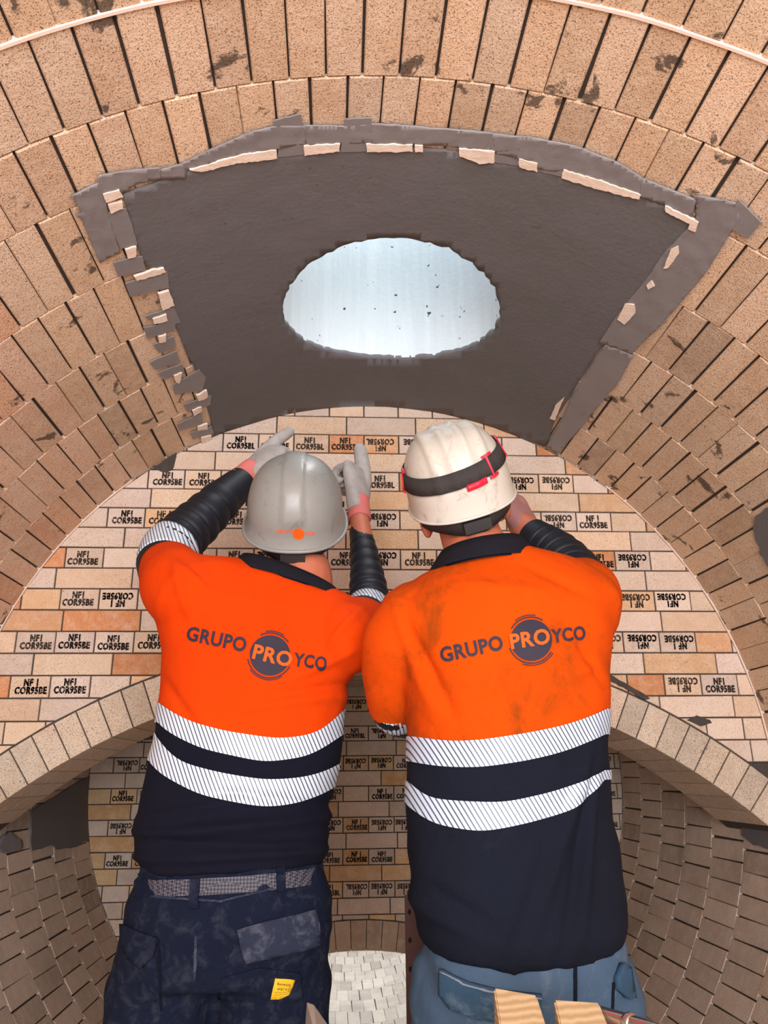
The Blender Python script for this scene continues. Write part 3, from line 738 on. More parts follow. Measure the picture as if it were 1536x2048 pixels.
# ------------------------------------------------------------------ workers
def build_person(cfg):
    dY = cfg['dY']
    def PP(q): return P(q[0], q[1], q[2]+dY)
    root = empty('person', cfg['feet']); tag(root, cfg['label'], 'person')
    Yt = cfg['Y']; back = cfg['depth']
    # ---- shirt: outline of each slice from the photograph, real depth front to back
    secs = []
    for k, (l, r, dy, dep) in enumerate(cfg['torso']):
        A_, B_ = P(*l, Yt+dy), P(*r, Yt+dy); secs.append(oval((A_+B_)/2, (B_-A_)/2, Vector((0, dep, cfg.get('hem_dip', [0, 0, 0])[k] if k < 3 else 0)), 48, 2.25))
    fine = []
    for i in range(len(secs)-1):
        p0, p1, p2, p3 = secs[max(i-1, 0)], secs[i], secs[i+1], secs[min(i+2, len(secs)-1)]
        for k in range(4):
            t = k/4; a = -.5*t**3+t*t-.5*t; b = 1.5*t**3-2.5*t*t+1; c = -1.5*t**3+2*t*t+.5*t; d = .5*t**3-.5*t*t
            fine.append([w*a+x*b+y*c+z*d for w, x, y, z in zip(p0, p1, p2, p3)])
    fine.append(secs[-1])
    mb = MB(); mb.loft(fine)
    for pts, rad in cfg['orange_sleeves']: mb.tube([PP(q) for q in pts], rad, 24, 5)
    me = remesh(mb, .0062, 9)
    def folds(c, n):
        z = c.z; s = 0
        for (cx, cz, ang, L, wd, amp) in cfg['folds']:
            dx, dz = c.x-cx, z-cz; u = dx*math.cos(ang)+dz*math.sin(ang); v = -dx*math.sin(ang)+dz*math.cos(ang)
            if abs(u) < L and n.y < .2: s += 1.6*amp*math.exp(-(v/wd)**2)*math.cos(u/L*math.pi/2)
        s += .0055*noise.noise((c.x*7+z*5, c.y*7, z*9-c.x*4))+.0032*noise.noise((c.x*17+z*8, c.y*15, z*20))
        if z < cfg['hem_z']+.16: s += .0035*noise.noise((c.x*5, c.y*5, z*34))*(1-(z-cfg['hem_z'])/.16)
        return s
    displace(me, folds)
    E_ = [edge_curve(e, Yt-back) for e in cfg['edges']]
    up = cut(me, lo=E_[0]); shirt = link('polo_shirt', up, root, cfg['orange'], True); shirt['label'] = 'orange upper half of the work shirt'
    low = link('shirt_lower', cut(me, hi=E_[0]), shirt, cfg['navy'], True)
    for k in (0, 2):
        b = link('reflective_band', cut(me, lo=E_[k+1], hi=E_[k], offset=.0022), shirt, cfg['refl'], True)
    bv = bvh_of(shirt, low); on = on_bvh(bv)
    # ---- collar
    cr = cfg['collar']; mbc = MB(); rings = []
    for (l, r, dy, dep) in cr:
        A_, B_ = P(*l, Yt+dy), P(*r, Yt+dy); rings.append(oval((A_+B_)/2, (B_-A_)/2, Vector((0, dep, 0)) + Vector((0, 0, .0)), 40, 2.1))
    inner = [[q+((sum(rg, Vector())/len(rg))-q)*.07+Vector((0, 0, -.002)) for q in rg] for rg in reversed(rings)]
    mbc.loft(rings+inner, caps=False); mc = mbc.mesh(); bm = bmesh.new(); bm.from_mesh(mc)
    n = 40; vs = bm.verts[:]; k = len(rings)*2-1
    for i in range(n):
        j = (i+1) % n
        bm.faces.new((vs[i], vs[k*n+i], vs[k*n+j], vs[j])) if False else None
    bmesh.ops.recalc_face_normals(bm, faces=bm.faces[:]); bm.to_mesh(mc); bm.free()
    link('collar', mc, shirt, M['collar'], True)
    # ---- long dark sleeves and their reflective bands
    for pts, rad, rib, n_r in cfg['dark_sleeves']:
        mb = MB(); mb.tube([PP(q) for q in pts], rad, 24, 34, flat=True, ripple=(lambda t, rib=rib, n_r=n_r: 1+(.14*(abs(math.sin(t*math.pi*n_r))**.5-.6) if rib[0] < t < rib[1] else 0)))
        link('sleeve', mb.mesh(), shirt, M['rib'], True)
    for pts, rad in cfg['sleeve_bands']:
        mb = MB(); mb.tube([PP(q) for q in pts], rad, 24, 4, flat=True); link('sleeve_band', mb.mesh(), shirt, M['refl_a'], True)
    # ---- back print
    for body, a, b, cap, mat in cfg['print']: link('lettering', text_on(body, a, b, cap, on, .0026 if mat == 'print' else .0042, .03), shirt, M[mat], False)
    (cx, cy, r), gaps = cfg['disc'], cfg['arcs']
    link('logo_disc', ring_on((cx, cy), .5, r, 0, 360, on, .003, 56, 7), shirt, M['print'])
    for r0, r1, a0, a1 in gaps: link('logo_arc', ring_on((cx, cy), r0, r1, a0, a1, on, .0028, 24), shirt, M['print'])
    # ---- trousers
    mb = MB(); secs = []
    for (l, r, dy, dep) in cfg['hips']:
        A_, B_ = P(*l, Yt+dy), P(*r, Yt+dy); secs.append(oval((A_+B_)/2, (B_-A_)/2, Vector((0, dep, 0)), 40, 2.3))
    mb.loft(secs)
    for pts, rad in cfg['legs']: mb.tube([Vector(q) for q in pts], rad, 24, 5)
    tm = remesh(mb, .0075, 6)
    displace(tm, lambda c, n: .006*noise.noise((c.x*8, c.y*8, c.z*11))+.004*noise.noise((c.x*20, c.y*20, c.z*26)))
    tr = link('trousers', tm, root, cfg['trousers'], True); ont = on_bvh(bvh_of(tr))
    for name, poly, mat, top in cfg['trouser_parts']: link(name, sheet(poly, ont, top, .002, 9, 1.0), tr, M[mat], True)
    for name, poly, mat, top in cfg.get('shirt_parts', []): link(name, sheet(poly, on, top, .002, 9, 1.0), shirt, M[mat], True)
    for body, a, b, cap in cfg.get('label_text', []): link('lettering', text_on(body, a, b, cap, ont, .0062, .005), tr, M['label_ink'])
    if 'belt' in cfg:
        mb = MB(); rings = []
        for (l, r, dy, dep) in cfg['belt']:
            A_, B_ = P(*l, Yt+dy), P(*r, Yt+dy); rings.append([q+Vector((0, 0, 0)) for q in oval((A_+B_)/2, (B_-A_)/2, Vector((0, dep, 0)), 60, 2.3)])
        mb.loft(rings, caps=False); bo = link('belt', mb.mesh(), root, M['belt'], True)
        onb = on_bvh(bvh_of(bo, tr))
        for poly in cfg['belt_loops']: link('belt_loop', sheet(poly, onb, .005, .001, 6, .5), tr, M['trousers'])
    # ---- boots
    for (bx, by) in cfg['boots']:
        mb = MB(); z = DECK+.016
        mb.loft([oval((bx, by+dy, z+.045+dz), (w, 0, 0), (0, l, 0), 20, 2.6) for dy, dz, w, l in ((.05, -.045, .048, .135), (.05, -.02, .049, .136), (.04, .01, .046, .120), (.01, .045, .043, .075), (0, .11, .046, .056))])
        link('boot', remesh(mb, .008, 3), root, M['boot'], True)
    # ---- body: head, neck, trunk, arms and legs in one skin
    mb = MB(); hc = PP(cfg['helmet_at'])+cfg['helmet_rot'] @ Vector((0, .004, -.012)); rot = cfg['head_rot']
    H = lambda v: hc+rot @ Vector(v)
    mb.ball(H((0, -.005, .02)), (.077, .096, .095), rot, 24); mb.ball(H((0, .030, -.045)), (.058, .062, .070), rot, 20)
    mb.ball(H((0, .062, -.085)), (.034, .030, .026), rot, 14)                                   # chin
    mb.tube([H((0, .088, .008)), H((0, .112, -.026))], [.008, .014], 10, 2); mb.ball(H((0, .083, -.062)), (.026, .012, .007), rot, 12)   # nose, lips
    for sx in (-1, 1):
        mb.ball(H((sx*.034, .075, .012)), (.020, .016, .009), rot, 12)                          # brow and eye region
        mb.ball(H((sx*.080, -.008, -.034)), (.012, .021, .034), rot @ Matrix.Rotation(sx*.35, 3, 'Z'), 14)   # ears
    nk = PP(cfg['neck']); mb.tube([H((0, -.030, -.02)), H((0, -.028, -.075)), nk], [.060, .060, .064], 20, 4)
    ts = []
    for (l, r, dy, dep) in cfg['torso'][:-1]:
        A_, B_ = P(*l, Yt+dy), P(*r, Yt+dy); ts.append(oval((A_+B_)/2, (B_-A_)*.5*.88, Vector((0, dep*.84, 0)), 28, 2.2))
    mb.loft(ts); mb.tube([nk, nk+Vector((0, .0, -.14))], [.064, .075], 16, 2)
    hs = []
    for (l, r, dy, dep) in cfg['hips']:
        A_, B_ = P(*l, Yt+dy), P(*r, Yt+dy); hs.append(oval((A_+B_)/2, (B_-A_)*.5*.88, Vector((0, dep*.84, 0)), 28, 2.2))
    mb.loft(hs)
    for pts, rad in cfg['arms']: mb.tube([PP(q) for q in pts], rad, 16, 5)
    for pts, rad in cfg['legs']: mb.tube([Vector(q) for q in pts], [q*.8 for q in rad], 16, 5)
    link('body', remesh(mb, .0055, 4), root, M['skin'], True)
    mbh = MB(); ring = []
    for e in (-.30, -.05, .2, .5, .9, 1.25):
        ring.append([H((.080*math.cos(e)*math.cos(a), -.005+.0995*math.cos(e)*math.sin(a), .02+.098*math.sin(e)+(.075*max(0, math.sin(a))**2 if e < .3 else 0)-(.028*max(0, -math.sin(a)) if e < 0 else 0))) for a in (2*math.pi*k/36 for k in range(36))])
    mbh.loft(ring); link('hair', mbh.mesh(), root, M['hair'], True)
    # ---- gloves
    for g in cfg['gloves']:
        link('glove', hand_mesh(PP(g['wrist']), g['fwd'], g['back'], g['side'], g['curls'], g.get('thumb', (.5, .35)), g.get('scale', 1.0), finger=g.get('finger', 1.42)), root, M[g['mat']], True)
        if 'cuff' in g:
            mb = MB(); mb.tube([PP(q) for q in g['cuff'][0]], g['cuff'][1], 20, 5, flat=True); link('glove_cuff', mb.mesh(), root, M['cuff'], True)
    # ---- hard hat
    vs, fs, pt = helmet_surface(cfg['helmet']); hm = Matrix.Translation(PP(cfg['helmet_at'])) @ cfg['helmet_rot'].to_4x4() @ Matrix.Scale(cfg['helmet_scale'], 4)
    he = link('hard_hat', mesh(place(vs, hm), fs), root, M['helmet_'+cfg['helmet']], True); he['label'] = cfg['helmet_label']
    onh = on_bvh(bvh_of(he))
    # ratchet harness below the back rim
    mb = MB(); rings = []
    for i in range(25):
        u = math.radians(188+164*i/24); w = .016+.006*math.exp(-((i-12)/4)**2); r = Vector((.094*math.cos(u), .116*math.sin(u), 0)); d = r.normalized()
        zc = -.026-.010*math.exp(-((i-12)/7)**2)
        rings.append([hm @ (r+d*o+Vector((0, 0, zc+s*w))) for o, s in ((0, -1), (.006, -1), (.006, 1), (0, 1))])
    mb.loft(rings); link('harness_strap', mb.mesh(), he, M['black_plastic'], True)
    mb = MB(); mb.box(hm @ Vector((0, -.124, -.036)), (.026, .011, .011), cfg['helmet_rot']); hk = link('ratchet_knob', mb.mesh(), he, M['black_plastic'])
    for mb, nm, mat in cfg['helmet_parts'](pt, hm): link(nm, mb.mesh(), he, M[mat], nm != 'strap_clip')
    for body, a, b, cap in cfg.get('helmet_text', []): link('lettering', text_on(body, a, b, cap, onh, .0012, .02), he, M['logo_orange'])
    if 'helmet_disc' in cfg: cx, cy, r = cfg['helmet_disc']; link('logo_disc', ring_on((cx, cy), .2, r, 0, 360, onh, .001, 32, 3), he, M['logo_orange'])
    for name, poly, mat, top in cfg.get('helmet_marks', []): link(name, sheet(poly, onh, top, .001, 5, .6), he, M[mat])
    return root
def basis(yaw, pitch, roll):    # head/helmet attitude: yaw about vertical, tilt back, then lean sideways as seen from behind
    return (Matrix.Rotation(roll, 3, 'Y') @ Matrix.Rotation(yaw, 3, 'Z') @ Matrix.Rotation(pitch, 3, 'X'))
def grey_parts(pt, hm):
    out = []
    mb = MB(); rings = []     # rolled edge bead
    for i in range(97):
        u = 2*math.pi*i/96; c = pt(u, 0); d = Vector((c.x, c.y, 0)).normalized()
        rings.append([hm @ (c+d*(.0042*math.cos(q))+Vector((0, 0, .0042*math.sin(q)))) for q in (2*math.pi*k/8 for k in range(8))])
    mb.loft(rings, caps=False); out.append((mb, 'rim_bead', 'helmet_grey'))
    for sx in (0, math.pi):
        c = pt(sx, .22); s = 1 if sx == 0 else -1; mb = MB(); mb.box(hm @ (c+Vector((s*.0005, 0, 0))), (.003, .008, .003), hm.to_3x3().normalized()); out.append((mb, 'side_slot', 'hole'))
    return out
def white_parts(pt, hm):
    out = []
    wob = lambda u: .045*math.cos(u)+.01*math.sin(u)
    mb = strip_round(pt, .30, .455, 0, 2*math.pi, .002, 96, wob); mb.v = place(mb.v, hm); out.append((mb, 'lamp_strap', 'strap'))
    for u in (math.radians(300), math.radians(352), math.radians(180)):
        m1 = strip_round(pt, .275, .48, u-.05, u-.022, .0035, 4, wob, .004); m2 = strip_round(pt, .275, .48, u+.022, u+.05, .0035, 4, wob, .004)
        m3 = strip_round(pt, .46, .485, u-.10, u+.10, .0035, 6, wob, .004); m4 = strip_round(pt, .27, .295, u-.10, u+.10, .0035, 6, wob, .004)
        m = MB(); m.add(m1.v, m1.f); m.add(m3.v, m3.f); m.add(m4.v, m4.f); m.v = place(m.v, hm); out.append((m, 'strap_clip', 'red_plastic'))
    m = strip_round(pt, .255, .31, math.radians(268), math.radians(290), .002, 10, wob, .006); m.v = place(m.v, hm); out.append((m, 'strap_hook', 'red_plastic'))
    mb = MB(); rings = []
    for i in range(97):
        u = 2*math.pi*i/96; c = pt(u, 0); d = Vector((c.x, c.y, 0)).normalized()
        rings.append([hm @ (c+d*(.003*math.cos(q))+Vector((0, 0, .003*math.sin(q)))) for q in (2*math.pi*k/8 for k in range(8))])
    mb.loft(rings, caps=False); out.append((mb, 'rim_bead', 'helmet_white'))
    return out
YL = 1.66
fl = lambda x, y, Y: P(x, y, Y)
hipL = P(330, 1960, YL+.02); hipR = P(548, 1950, YL+.02)
left = dict(dY=.04, label='worker in orange shirt and grey hard hat raising both gloved hands', feet=(P(440, 1900, YL).x, YL, DECK), Y=YL, depth=.12,
    torso=[((286, 1742), (641, 1726), 0, .122), ((276, 1705), (655, 1700), 0, .128), ((271, 1660), (659, 1665), 0, .130), ((277, 1625), (656, 1632), 0, .126), ((290, 1560), (670, 1575), 0, .122), ((305, 1485), (684, 1495), 0, .12), ((318, 1420), (688, 1432), 0, .122),
           ((322, 1340), (700, 1368), 0, .126), ((318, 1265), (733, 1322), 0, .124), ((310, 1195), (752, 1270), 0, .115), ((318, 1150), (748, 1232), .0, .10), ((345, 1120), (728, 1208), .0, .085), ((405, 1114), (700, 1195), .0, .07), ((462, 1118), (668, 1180), .0, .06)],
    orange_sleeves=[([(385, 1195, 1.58), (352, 1165, 1.62), (338, 1140, 1.70)], [.082, .076, .066]), ([(690, 1275, 1.57), (718, 1256, 1.63), (727, 1245, 1.69)], [.075, .066, .058])],
    dark_sleeves=[([(340, 1150, 1.68), (330, 1118, 1.73), (352, 1085, 1.77), (395, 1045, 1.82), (445, 998, 1.87), (486, 962, 1.91)], [.064, .062, .060, .056, .049, .040], (.28, .80), 11),
                  ([(722, 1245, 1.68), (738, 1215, 1.74), (736, 1170, 1.78), (729, 1110, 1.83), (720, 1062, 1.88)], [.056, .046, .042, .033, .027], (.25, .85), 11)],
    sleeve_bands=[([(332, 1128, 1.718), (336, 1104, 1.748), (350, 1088, 1.768)], [.0655, .0650, .0635]), ([(733, 1232, 1.71), (738, 1215, 1.74)], [.053, .0495])],
    folds=[(P(x, y, 1.54).x, P(x, y, 1.54).z, A(a), l, w, h) for x, y, a, l, w, h in ((640, 1330, 25, .10, .008, .005), (650, 1370, 12, .12, .007, -.004), (600, 1400, 8, .16, .008, .004), (400, 1160, -38, .10, .008, .005), (430, 1185, -45, .10, .007, -.004), (360, 1180, -70, .08, .008, .004), (690, 1250, 50, .07, .008, .005), (350, 1400, -50, .08, .009, -.004), (470, 1655, 4, .30, .010, .009), (470, 1690, -3, .30, .009, -.007), (420, 1715, 2, .3, .008, .006), (560, 1600, -8, .14, .008, -.004), (380, 1620, 10, .14, .008, .005))], hem_z=P(450, 1735, YL).z,
    edges=[[(300, 1398), (318, 1410), (370, 1440), (450, 1462), (560, 1478), (640, 1465), (688, 1415), (705, 1395)], [(300, 1440), (313, 1455), (400, 1497), (530, 1525), (620, 1512), (680, 1472), (700, 1455)],
           [(290, 1460), (303, 1476), (350, 1522), (440, 1545), (530, 1560), (610, 1555), (672, 1535), (690, 1520)], [(280, 1520), (297, 1540), (400, 1590), (530, 1615), (600, 1607), (668, 1580), (690, 1565)]],
    orange=M['orange'], navy=M['navy'], refl=M['refl_a'],
    collar=[((462, 1138), (696, 1210), -.004, .092), ((470, 1123), (688, 1194), -.004, .090), ((484, 1111), (674, 1180), .002, .080)],
    print=[('GRUPO', (372, 1281), (490, 1306), 30, 'print'), ('PRO', (504, 1318), (580, 1336), 30, 'print_orange'), ('YCO', (585, 1333), (651, 1342), 28, 'print')], disc=(540, 1311, 40), arcs=[(43.5, 46, 35, 115), (43.5, 46, 190, 330), (47.5, 49.5, 55, 100), (47.5, 49.5, 215, 300)],
    hips=[((288, 1715), (640, 1705), .0, .112), ((280, 1755), (650, 1742), .0, .118), ((258, 1805), (664, 1795), .0, .128), ((246, 1860), (668, 1850), .0, .134), ((238, 1920), (660, 1905), .01, .130), ((240, 1965), (648, 1950), .01, .120)],
    legs=[([hipL, (hipL.x-.015, YL+.03, .52), (hipL.x-.02, YL+.02, .30), (hipL.x-.02, YL+.02, DECK+.17)], [.105, .088, .080, .072]), ([hipR, (hipR.x-.005, YL+.03, .52), (hipR.x-.01, YL+.02, .30), (hipR.x-.01, YL+.02, DECK+.17)], [.108, .088, .080, .072])],
    boots=[(hipL.x-.02, YL+.02), (hipR.x-.01, YL+.02)], trousers=M['trousers'],
    trouser_parts=[('pocket_flap', [(476, 1858), (530, 1842), (600, 1826), (625, 1818), (634, 1850), (634, 1888), (600, 1898), (540, 1912), (492, 1925), (484, 1905)], 'trousers_flap', .009),
                   ('pocket_flap', [(247, 1848), (285, 1865), (318, 1876), (310, 1910), (285, 1936), (262, 1915), (248, 1880)], 'trousers', .008),
                   ('pocket', [(444, 1955), (520, 1935), (600, 1945), (606, 1990), (590, 2004), (520, 2005), (440, 1998)], 'trousers', .004),
                   ('label_patch', [(549, 1955), (588, 1957), (576, 1987), (560, 1995), (541, 1995)], 'yellow', .0055),
                   ('seam', [(390, 1870), (396, 1870), (392, 1960), (386, 1960)], 'trousers_flap', .003), ('seam', [(300, 1790), (440, 1800), (545, 1775), (546, 1779), (440, 1805), (300, 1795)], 'trousers_flap', .003), ('seam', [(316, 1880), (320, 1880), (324, 2020), (320, 2020)], 'navy', .003)],
    label_text=[('Beswork', (553, 1967), (579, 1969), 5), ('4TST FLL', (553, 1976), (575, 1977), 4), ('IIIIIIIIIIII', (549, 1981), (577, 1980), 1.2), ('IIIIIIIIIII', (547, 1986), (573, 1984), 1.2)],
    belt=[((276, 1781), (652, 1757), -.001, .124), ((280, 1764), (648, 1742), -.001, .122), ((284, 1750), (645, 1727), -.001, .121)],
    belt_loops=[[(381, 1755), (400, 1755), (398, 1818), (379, 1818)], [(552, 1738), (568, 1735), (570, 1782), (553, 1784)], [(272, 1745), (284, 1748), (284, 1795), (274, 1790)]],
    shirt_parts=[],
    head_rot=basis(0, A(46), 0), neck=(606, 1150, 1.66),
    arms=[([(400, 1195, 1.60), (345, 1140, 1.69), (352, 1085, 1.77), (445, 998, 1.87), (492, 957, 1.915)], [.055, .05, .042, .034, .027]), ([(680, 1270, 1.60), (722, 1243, 1.69), (736, 1200, 1.765), (729, 1110, 1.83), (718, 1030, 1.90)], [.055, .046, .036, .029, .0235])],
    gloves=[dict(wrist=(494, 955, 1.92), fwd=(P(592, 858, 1.98)-P(494, 955, 1.92)), back=(-.5, -.7, .35), side=-1, curls=(.06, .75, .9, .95), thumb=(.35, .7), scale=1.22, mat='glove', cuff=([(478, 968, 1.903), (492, 955, 1.92), (508, 938, 1.935)], [.042, .037, .033])),
            dict(wrist=(716, 1008, 1.91), fwd=(P(708, 900, 1.96)-P(716, 1008, 1.91)), back=(.75, -.66, 0), side=1, curls=(.03, 1.25, 1.3, 1.3), thumb=(.1, 1.3), scale=1.16, mat='glove', finger=1.75, cuff=([(719, 1038, 1.898), (718, 1022, 1.905), (715, 1000, 1.915)], [.031, .0285, .030]))],
    helmet='grey', helmet_at=(591, 1032, 1.66), helmet_rot=basis(0, A(45), 0), helmet_scale=.955, helmet_label='grey hard hat with a small orange logo', helmet_parts=grey_parts,
    helmet_text=[('GRUPO', (553, 1066), (586, 1067), 7), ('YCO', (608, 1069), (629, 1070), 7)], helmet_disc=(597, 1068, 11.5))
YR = 1.44
hipA = P(945, 1990, YR+.02); hipB = P(1150, 1985, YR+.02)
right = dict(dY=-.04, hem_dip=[.024, .018, .008], label='worker in stained orange shirt and white hard hat with dark strap', feet=(P(1030, 1900, YR).x, YR, DECK), Y=YR, depth=.13,
    torso=[((842, 1885), (1236, 1862), 0, .135), ((832, 1850), (1243, 1830), 0, .140), ((825, 1790), (1243, 1785), 0, .138), ((814, 1700), (1232, 1700), 0, .132), ((813, 1600), (1214, 1605), 0, .13), ((815, 1500), (1212, 1500), 0, .13), ((812, 1420), (1211, 1420), 0, .132),
           ((800, 1340), (1214, 1330), 0, .136), ((782, 1270), (1221, 1260), 0, .132), ((778, 1225), (1221, 1205), 0, .12), ((792, 1192), (1205, 1165), .005, .105), ((825, 1163), (1165, 1130), .01, .09), ((860, 1142), (1110, 1113), .01, .078), ((880, 1128), (1060, 1102), .01, .066)],
    orange_sleeves=[([(835, 1245, 1.48), (800, 1290, 1.49), (786, 1345, 1.52), (787, 1398, 1.56)], [.080, .070, .058, .050]), ([(1150, 1215, 1.48), (1165, 1195, 1.53), (1160, 1180, 1.60)], [.085, .075, .066])],
    dark_sleeves=[([(788, 1385, 1.55), (790, 1415, 1.575), (815, 1425, 1.63), (880, 1370, 1.74), (930, 1300, 1.84)], [.048, .046, .043, .038, .032], (.4, .8), 7),
                  ([(1165, 1190, 1.56), (1150, 1150, 1.64), (1122, 1114, 1.69), (1090, 1088, 1.73), (1064, 1068, 1.76)], [.062, .056, .050, .044, .038], (.2, .8), 8)],
    sleeve_bands=[([(789, 1403, 1.563), (793, 1418, 1.585), (803, 1424, 1.605)], [.0495, .048, .0465])],
    folds=[(P(x, y, 1.31).x, P(x, y, 1.31).z, A(a), l, w, h) for x, y, a, l, w, h in ((1120, 1700, 64, .22, .012, .007), (1160, 1720, 72, .20, .010, -.005), (1185, 1690, 76, .16, .010, .006), (1060, 1790, 66, .15, .010, .005), (830, 1300, -72, .12, .010, .006), (860, 1330, -64, .12, .010, -.006), (1190, 1320, -55, .06, .009, -.005), (1170, 1340, 20, .05, .009, .004), (880, 1840, -25, .08, .012, .006), (930, 1820, -30, .08, .010, -.005), (1000, 1170, -6, .10, .012, .003), (1120, 1150, -30, .08, .01, -.004))], hem_z=P(1030, 1900, YR).z,
    edges=[[(795, 1455), (817, 1465), (900, 1482), (960, 1480), (1060, 1465), (1140, 1448), (1213, 1422), (1235, 1412)], [(800, 1512), (820, 1520), (880, 1533), (960, 1535), (1060, 1520), (1140, 1500), (1213, 1472), (1235, 1465)],
           [(800, 1530), (813, 1542), (845, 1597), (930, 1603), (1010, 1605), (1100, 1585), (1150, 1570), (1208, 1548), (1230, 1540)], [(800, 1590), (812, 1605), (862, 1650), (965, 1665), (1060, 1645), (1150, 1620), (1190, 1592), (1212, 1568), (1230, 1560)]],
    orange=M['orange_dirty'], navy=M['navy2'], refl=M['refl_b'],
    collar=[((852, 1152), (1062, 1122), .006, .098), ((866, 1128), (1056, 1098), .008, .094), ((880, 1106), (1045, 1082), .014, .084)],
    print=[('GRUPO', (885, 1326), (1008, 1300), 31, 'print'), ('PRO', (1022, 1300), (1100, 1288), 31, 'print_orange'), ('YCO', (1104, 1287), (1171, 1279), 28, 'print')], disc=(1062, 1281, 41), arcs=[(44.5, 47, 60, 150), (44.5, 47, 200, 330), (49, 51, 80, 130), (49, 51, 250, 330)],
    hips=[((860, 1830), (1228, 1820), .0, .118), ((850, 1890), (1238, 1860), .0, .124), ((846, 1940), (1246, 1920), .0, .132), ((846, 2000), (1250, 1985), .01, .130), ((850, 2050), (1250, 2035), .01, .118)],
    legs=[([hipA, (hipA.x-.01, YR+.03, .50), (hipA.x-.02, YR+.02, .30), (hipA.x-.02, YR+.02, DECK+.17)], [.106, .090, .082, .074]), ([hipB, (hipB.x, YR+.03, .50), (hipB.x+.0, YR+.02, .30), (hipB.x+.0, YR+.02, DECK+.17)], [.108, .090, .082, .074])],
    boots=[(hipA.x-.02, YR+.02), (hipB.x, YR+.02)], trousers=M['denim'],
    trouser_parts=[('pocket_flap', [(886, 1938), (930, 1960), (1000, 1978), (1083, 1987), (1076, 2022), (1040, 2040), (960, 2035), (905, 2015), (884, 1985)], 'denim_flap', .009),
                   ('pocket_flap', [(1238, 1925), (1250, 1935), (1262, 1994), (1248, 1995), (1228, 1975), (1226, 1955)], 'denim_flap', .011),
                   ('seam', [(1147, 1905), (1153, 1905), (1152, 2046), (1146, 2046)], 'navy2', .003), ('seam', [(1224, 1965), (1227, 1965), (1224, 2046), (1221, 2046)], 'navy2', .003),
                   ('stitching', [(888, 1943), (932, 1964), (1000, 1982), (1081, 1990), (1081, 1992), (1000, 1985), (932, 1967), (888, 1946)], 'stitch', .0105),
                   ('belt_loop', [(1137, 1895), (1158, 1890), (1156, 1909), (1139, 1911)], 'denim', .006)],
    head_rot=basis(A(-6), A(28), A(-13)), neck=(958, 1110, 1.52),
    arms=[([(850, 1250, 1.50), (790, 1380, 1.55), (800, 1420, 1.60), (880, 1370, 1.74), (930, 1300, 1.84), (940, 1285, 1.87)], [.058, .046, .042, .034, .027, .026]), ([(1140, 1210, 1.50), (1160, 1180, 1.60), (1118, 1112, 1.70), (1060, 1065, 1.765), (1034, 1042, 1.795)], [.06, .052, .044, .036, .028])],
    gloves=[dict(wrist=(1056, 1062, 1.77), fwd=(P(1010, 992, 1.83)-P(1056, 1062, 1.77)), back=(.5, -.8, .3), side=1, curls=(.5, .6, .7, .8), mat='glove_pink', scale=1.2),
            dict(wrist=(935, 1292, 1.86), fwd=(.25, .6, .7), back=(-.3, -.6, .6), side=-1, curls=(.6, .7, .7, .8), mat='glove_pink')],
    helmet='white', helmet_at=(919, 984, 1.53), helmet_rot=basis(A(-6), A(34), A(-16)), helmet_scale=.935, helmet_label='dirty white ribbed hard hat with a dark lamp strap and red clips', helmet_parts=white_parts)
build_person(left)
build_person(right)

# ------------------------------------------------------------------ things along the bottom edge
# trestle that carries the timber offcuts (just below the picture)
tr = empty('work_trestle', (.30, 1.08, .0)); tag(tr, 'low timber trestle holding the offcuts in front of the right worker', 'trestle')
ZT = .80
link('trestle_top', MB().box((.20, 1.08, ZT-.02), (.42, .11, .02)).mesh(), tr, M['timber'])
for x in (-.14, .54):
    for y in (1.0, 1.16):
        zf = ZC-math.sqrt(R*R-(x-X0)**2)+.003
        link('leg', MB().box((x, y, (ZT-.04+zf)/2), (.022, .022, (ZT-.04-zf)/2)).mesh(), tr, M['timber'])
def offcut(name, lab, corners, Y0, top_tilt, depth):
    # an upright timber offcut standing on the trestle; its sawn top is seen from below the rim of the picture
    xl, yl, xr, yr = corners; a = P(xl, yl, Y0); b = P(xr, yr, Y0); w = (b-a); ax = Vector((w.x, 0, 0)).normalized(); dep = Vector((.0, depth, 0))
    mb = MB(); base = [Vector((a.x, Y0, ZT)), Vector((b.x, Y0, ZT)), Vector((b.x, Y0, ZT))+dep, Vector((a.x, Y0, ZT))+dep]
    top = [Vector((a.x, Y0, a.z-top_tilt)), Vector((b.x, Y0, b.z-top_tilt)), Vector((b.x-.004, Y0+depth, b.z)), Vector((a.x+.004, Y0+depth, a.z))]
    mb.add(base+top, [(3, 2, 1, 0), (4, 5, 6, 7), (0, 1, 5, 4), (1, 2, 6, 5), (2, 3, 7, 6), (3, 0, 4, 7)])
    me = mb.mesh(); bm = bmesh.new(); bm.from_mesh(me); bmesh.ops.bevel(bm, geom=bm.edges[:], offset=.002, segments=2, affect='EDGES'); bm.to_mesh(me); bm.free()
    return tag(link(name, me, None, M['timber']), lab, 'wood')
offcut('timber_offcut', 'taller pale timber offcut in front of the denim pocket', (1003, 2004, 1108, 2020), 1.06, .05, .07)
offcut('timber_offcut', 'shorter pale timber offcut beside the polished tube', (1132, 2030, 1242, 2036), 1.05, .05, .07)
tb = empty('polished_tube', P(1180, 2030, 1.12)); tag(tb, 'polished metal tube with a collar lying beside the timber offcuts', 'tube')
a, b = P(1186, 2024, 1.14), P(1345, 2072, 1.02)
mb = MB(); mb.tube([a, a+(b-a)*.5, b], [.0095, .0095, .0095], 20, 3, flat=True); link('pipe', mb.mesh(), tb, M['chrome'], True)
mb = MB(); mb.tube([a+(b-a)*.46, a+(b-a)*.50, a+(b-a)*.54], [.0108, .0122, .0108], 20, 2, flat=True); link('collar', mb.mesh(), tb, M['chrome'], True)
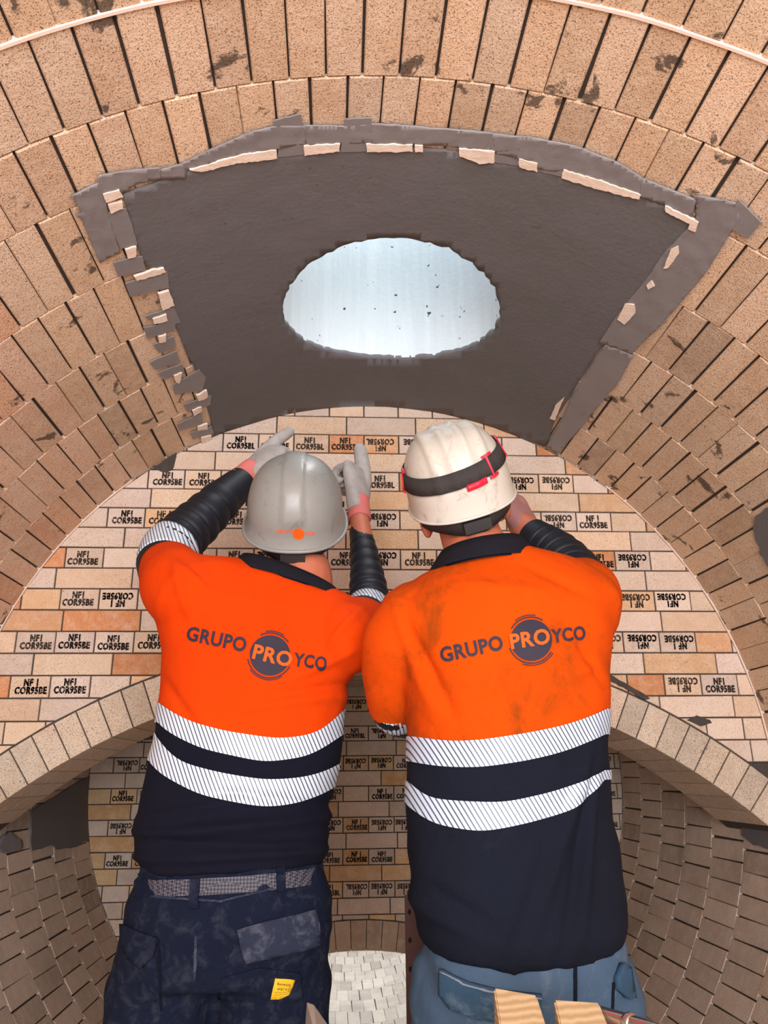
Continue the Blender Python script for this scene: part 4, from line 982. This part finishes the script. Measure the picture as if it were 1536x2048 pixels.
# pointed steel blade standing up between the workers
bl = empty('trowel', P(630, 2080, 1.2)); tag(bl, 'pointed steel trowel blade rising between the two workers', 'trowel')
Yb = 1.20; tip = P(620, 2005, Yb); l = P(606, 2110, Yb-.01); r = P(690, 2110, Yb-.01); m = P(640, 2110, Yb-.03)
mb = MB(); bk = Vector((0, .0025, 0))
q = [tip+Vector((-.004, 0, 0)), tip+Vector((.005, 0, -.003)), P(652, 2045, Yb-.005), r, m, l]
mb.add([v for v in q]+[v+bk for v in q], [(0, 4, 5), (0, 1, 4), (1, 2, 4), (2, 3, 4), (11, 10, 6), (10, 7, 6), (10, 8, 7), (10, 9, 8), (0, 6, 7, 1), (1, 7, 8, 2), (2, 8, 9, 3), (3, 9, 10, 4), (4, 10, 11, 5), (5, 11, 6, 0)])
link('blade', mb.mesh(), bl, M['steel'])
mb = MB(); mb.tube([(m.x+.005, m.y+.002, m.z), (m.x+.004, m.y-.02, .86), (m.x, m.y-.06, .815)], [.006, .006, .006], 10, 3); link('tang', mb.mesh(), bl, M['steel'], True)
mb = MB(); mb.tube([(m.x, m.y-.055, .818), (m.x-.0, m.y-.16, .818)], [.016, .014], 12, 3); link('handle', mb.mesh(), bl, M['timber'], True)
# perforated steel upright beside the right worker's leg
pp = empty('steel_upright', (P(828, 1950, 1.74).x, 1.74, DECK)); tag(pp, 'rusty brown perforated steel upright beside the right worker\'s leg', 'post')
x0, x1 = P(811, 1900, 1.74).x, P(862, 1900, 1.74).x; zt = P(830, 1790, 1.74).z
link('web', MB().box(((x0+x1)/2, 1.74, (DECK+zt)/2), ((x1-x0)/2, .003, (zt-DECK)/2)).mesh(), pp, M['rust'])
link('flange', MB().box((x1, 1.765, (DECK+zt)/2), (.003, .028, (zt-DECK)/2)).mesh(), pp, M['rust'])
z = zt-.03
while z > DECK+.04:
    mb = MB(); c = Vector((P(820, 1900, 1.74).x, 1.7365, z)); mb.loft([[c+Vector((.0035*math.cos(a), d, .005*math.sin(a))) for a in (2*math.pi*k/10 for k in range(10))] for d in (0, .002)])
    link('bolt_hole', mb.mesh(), pp, M['hole']); z -= .05
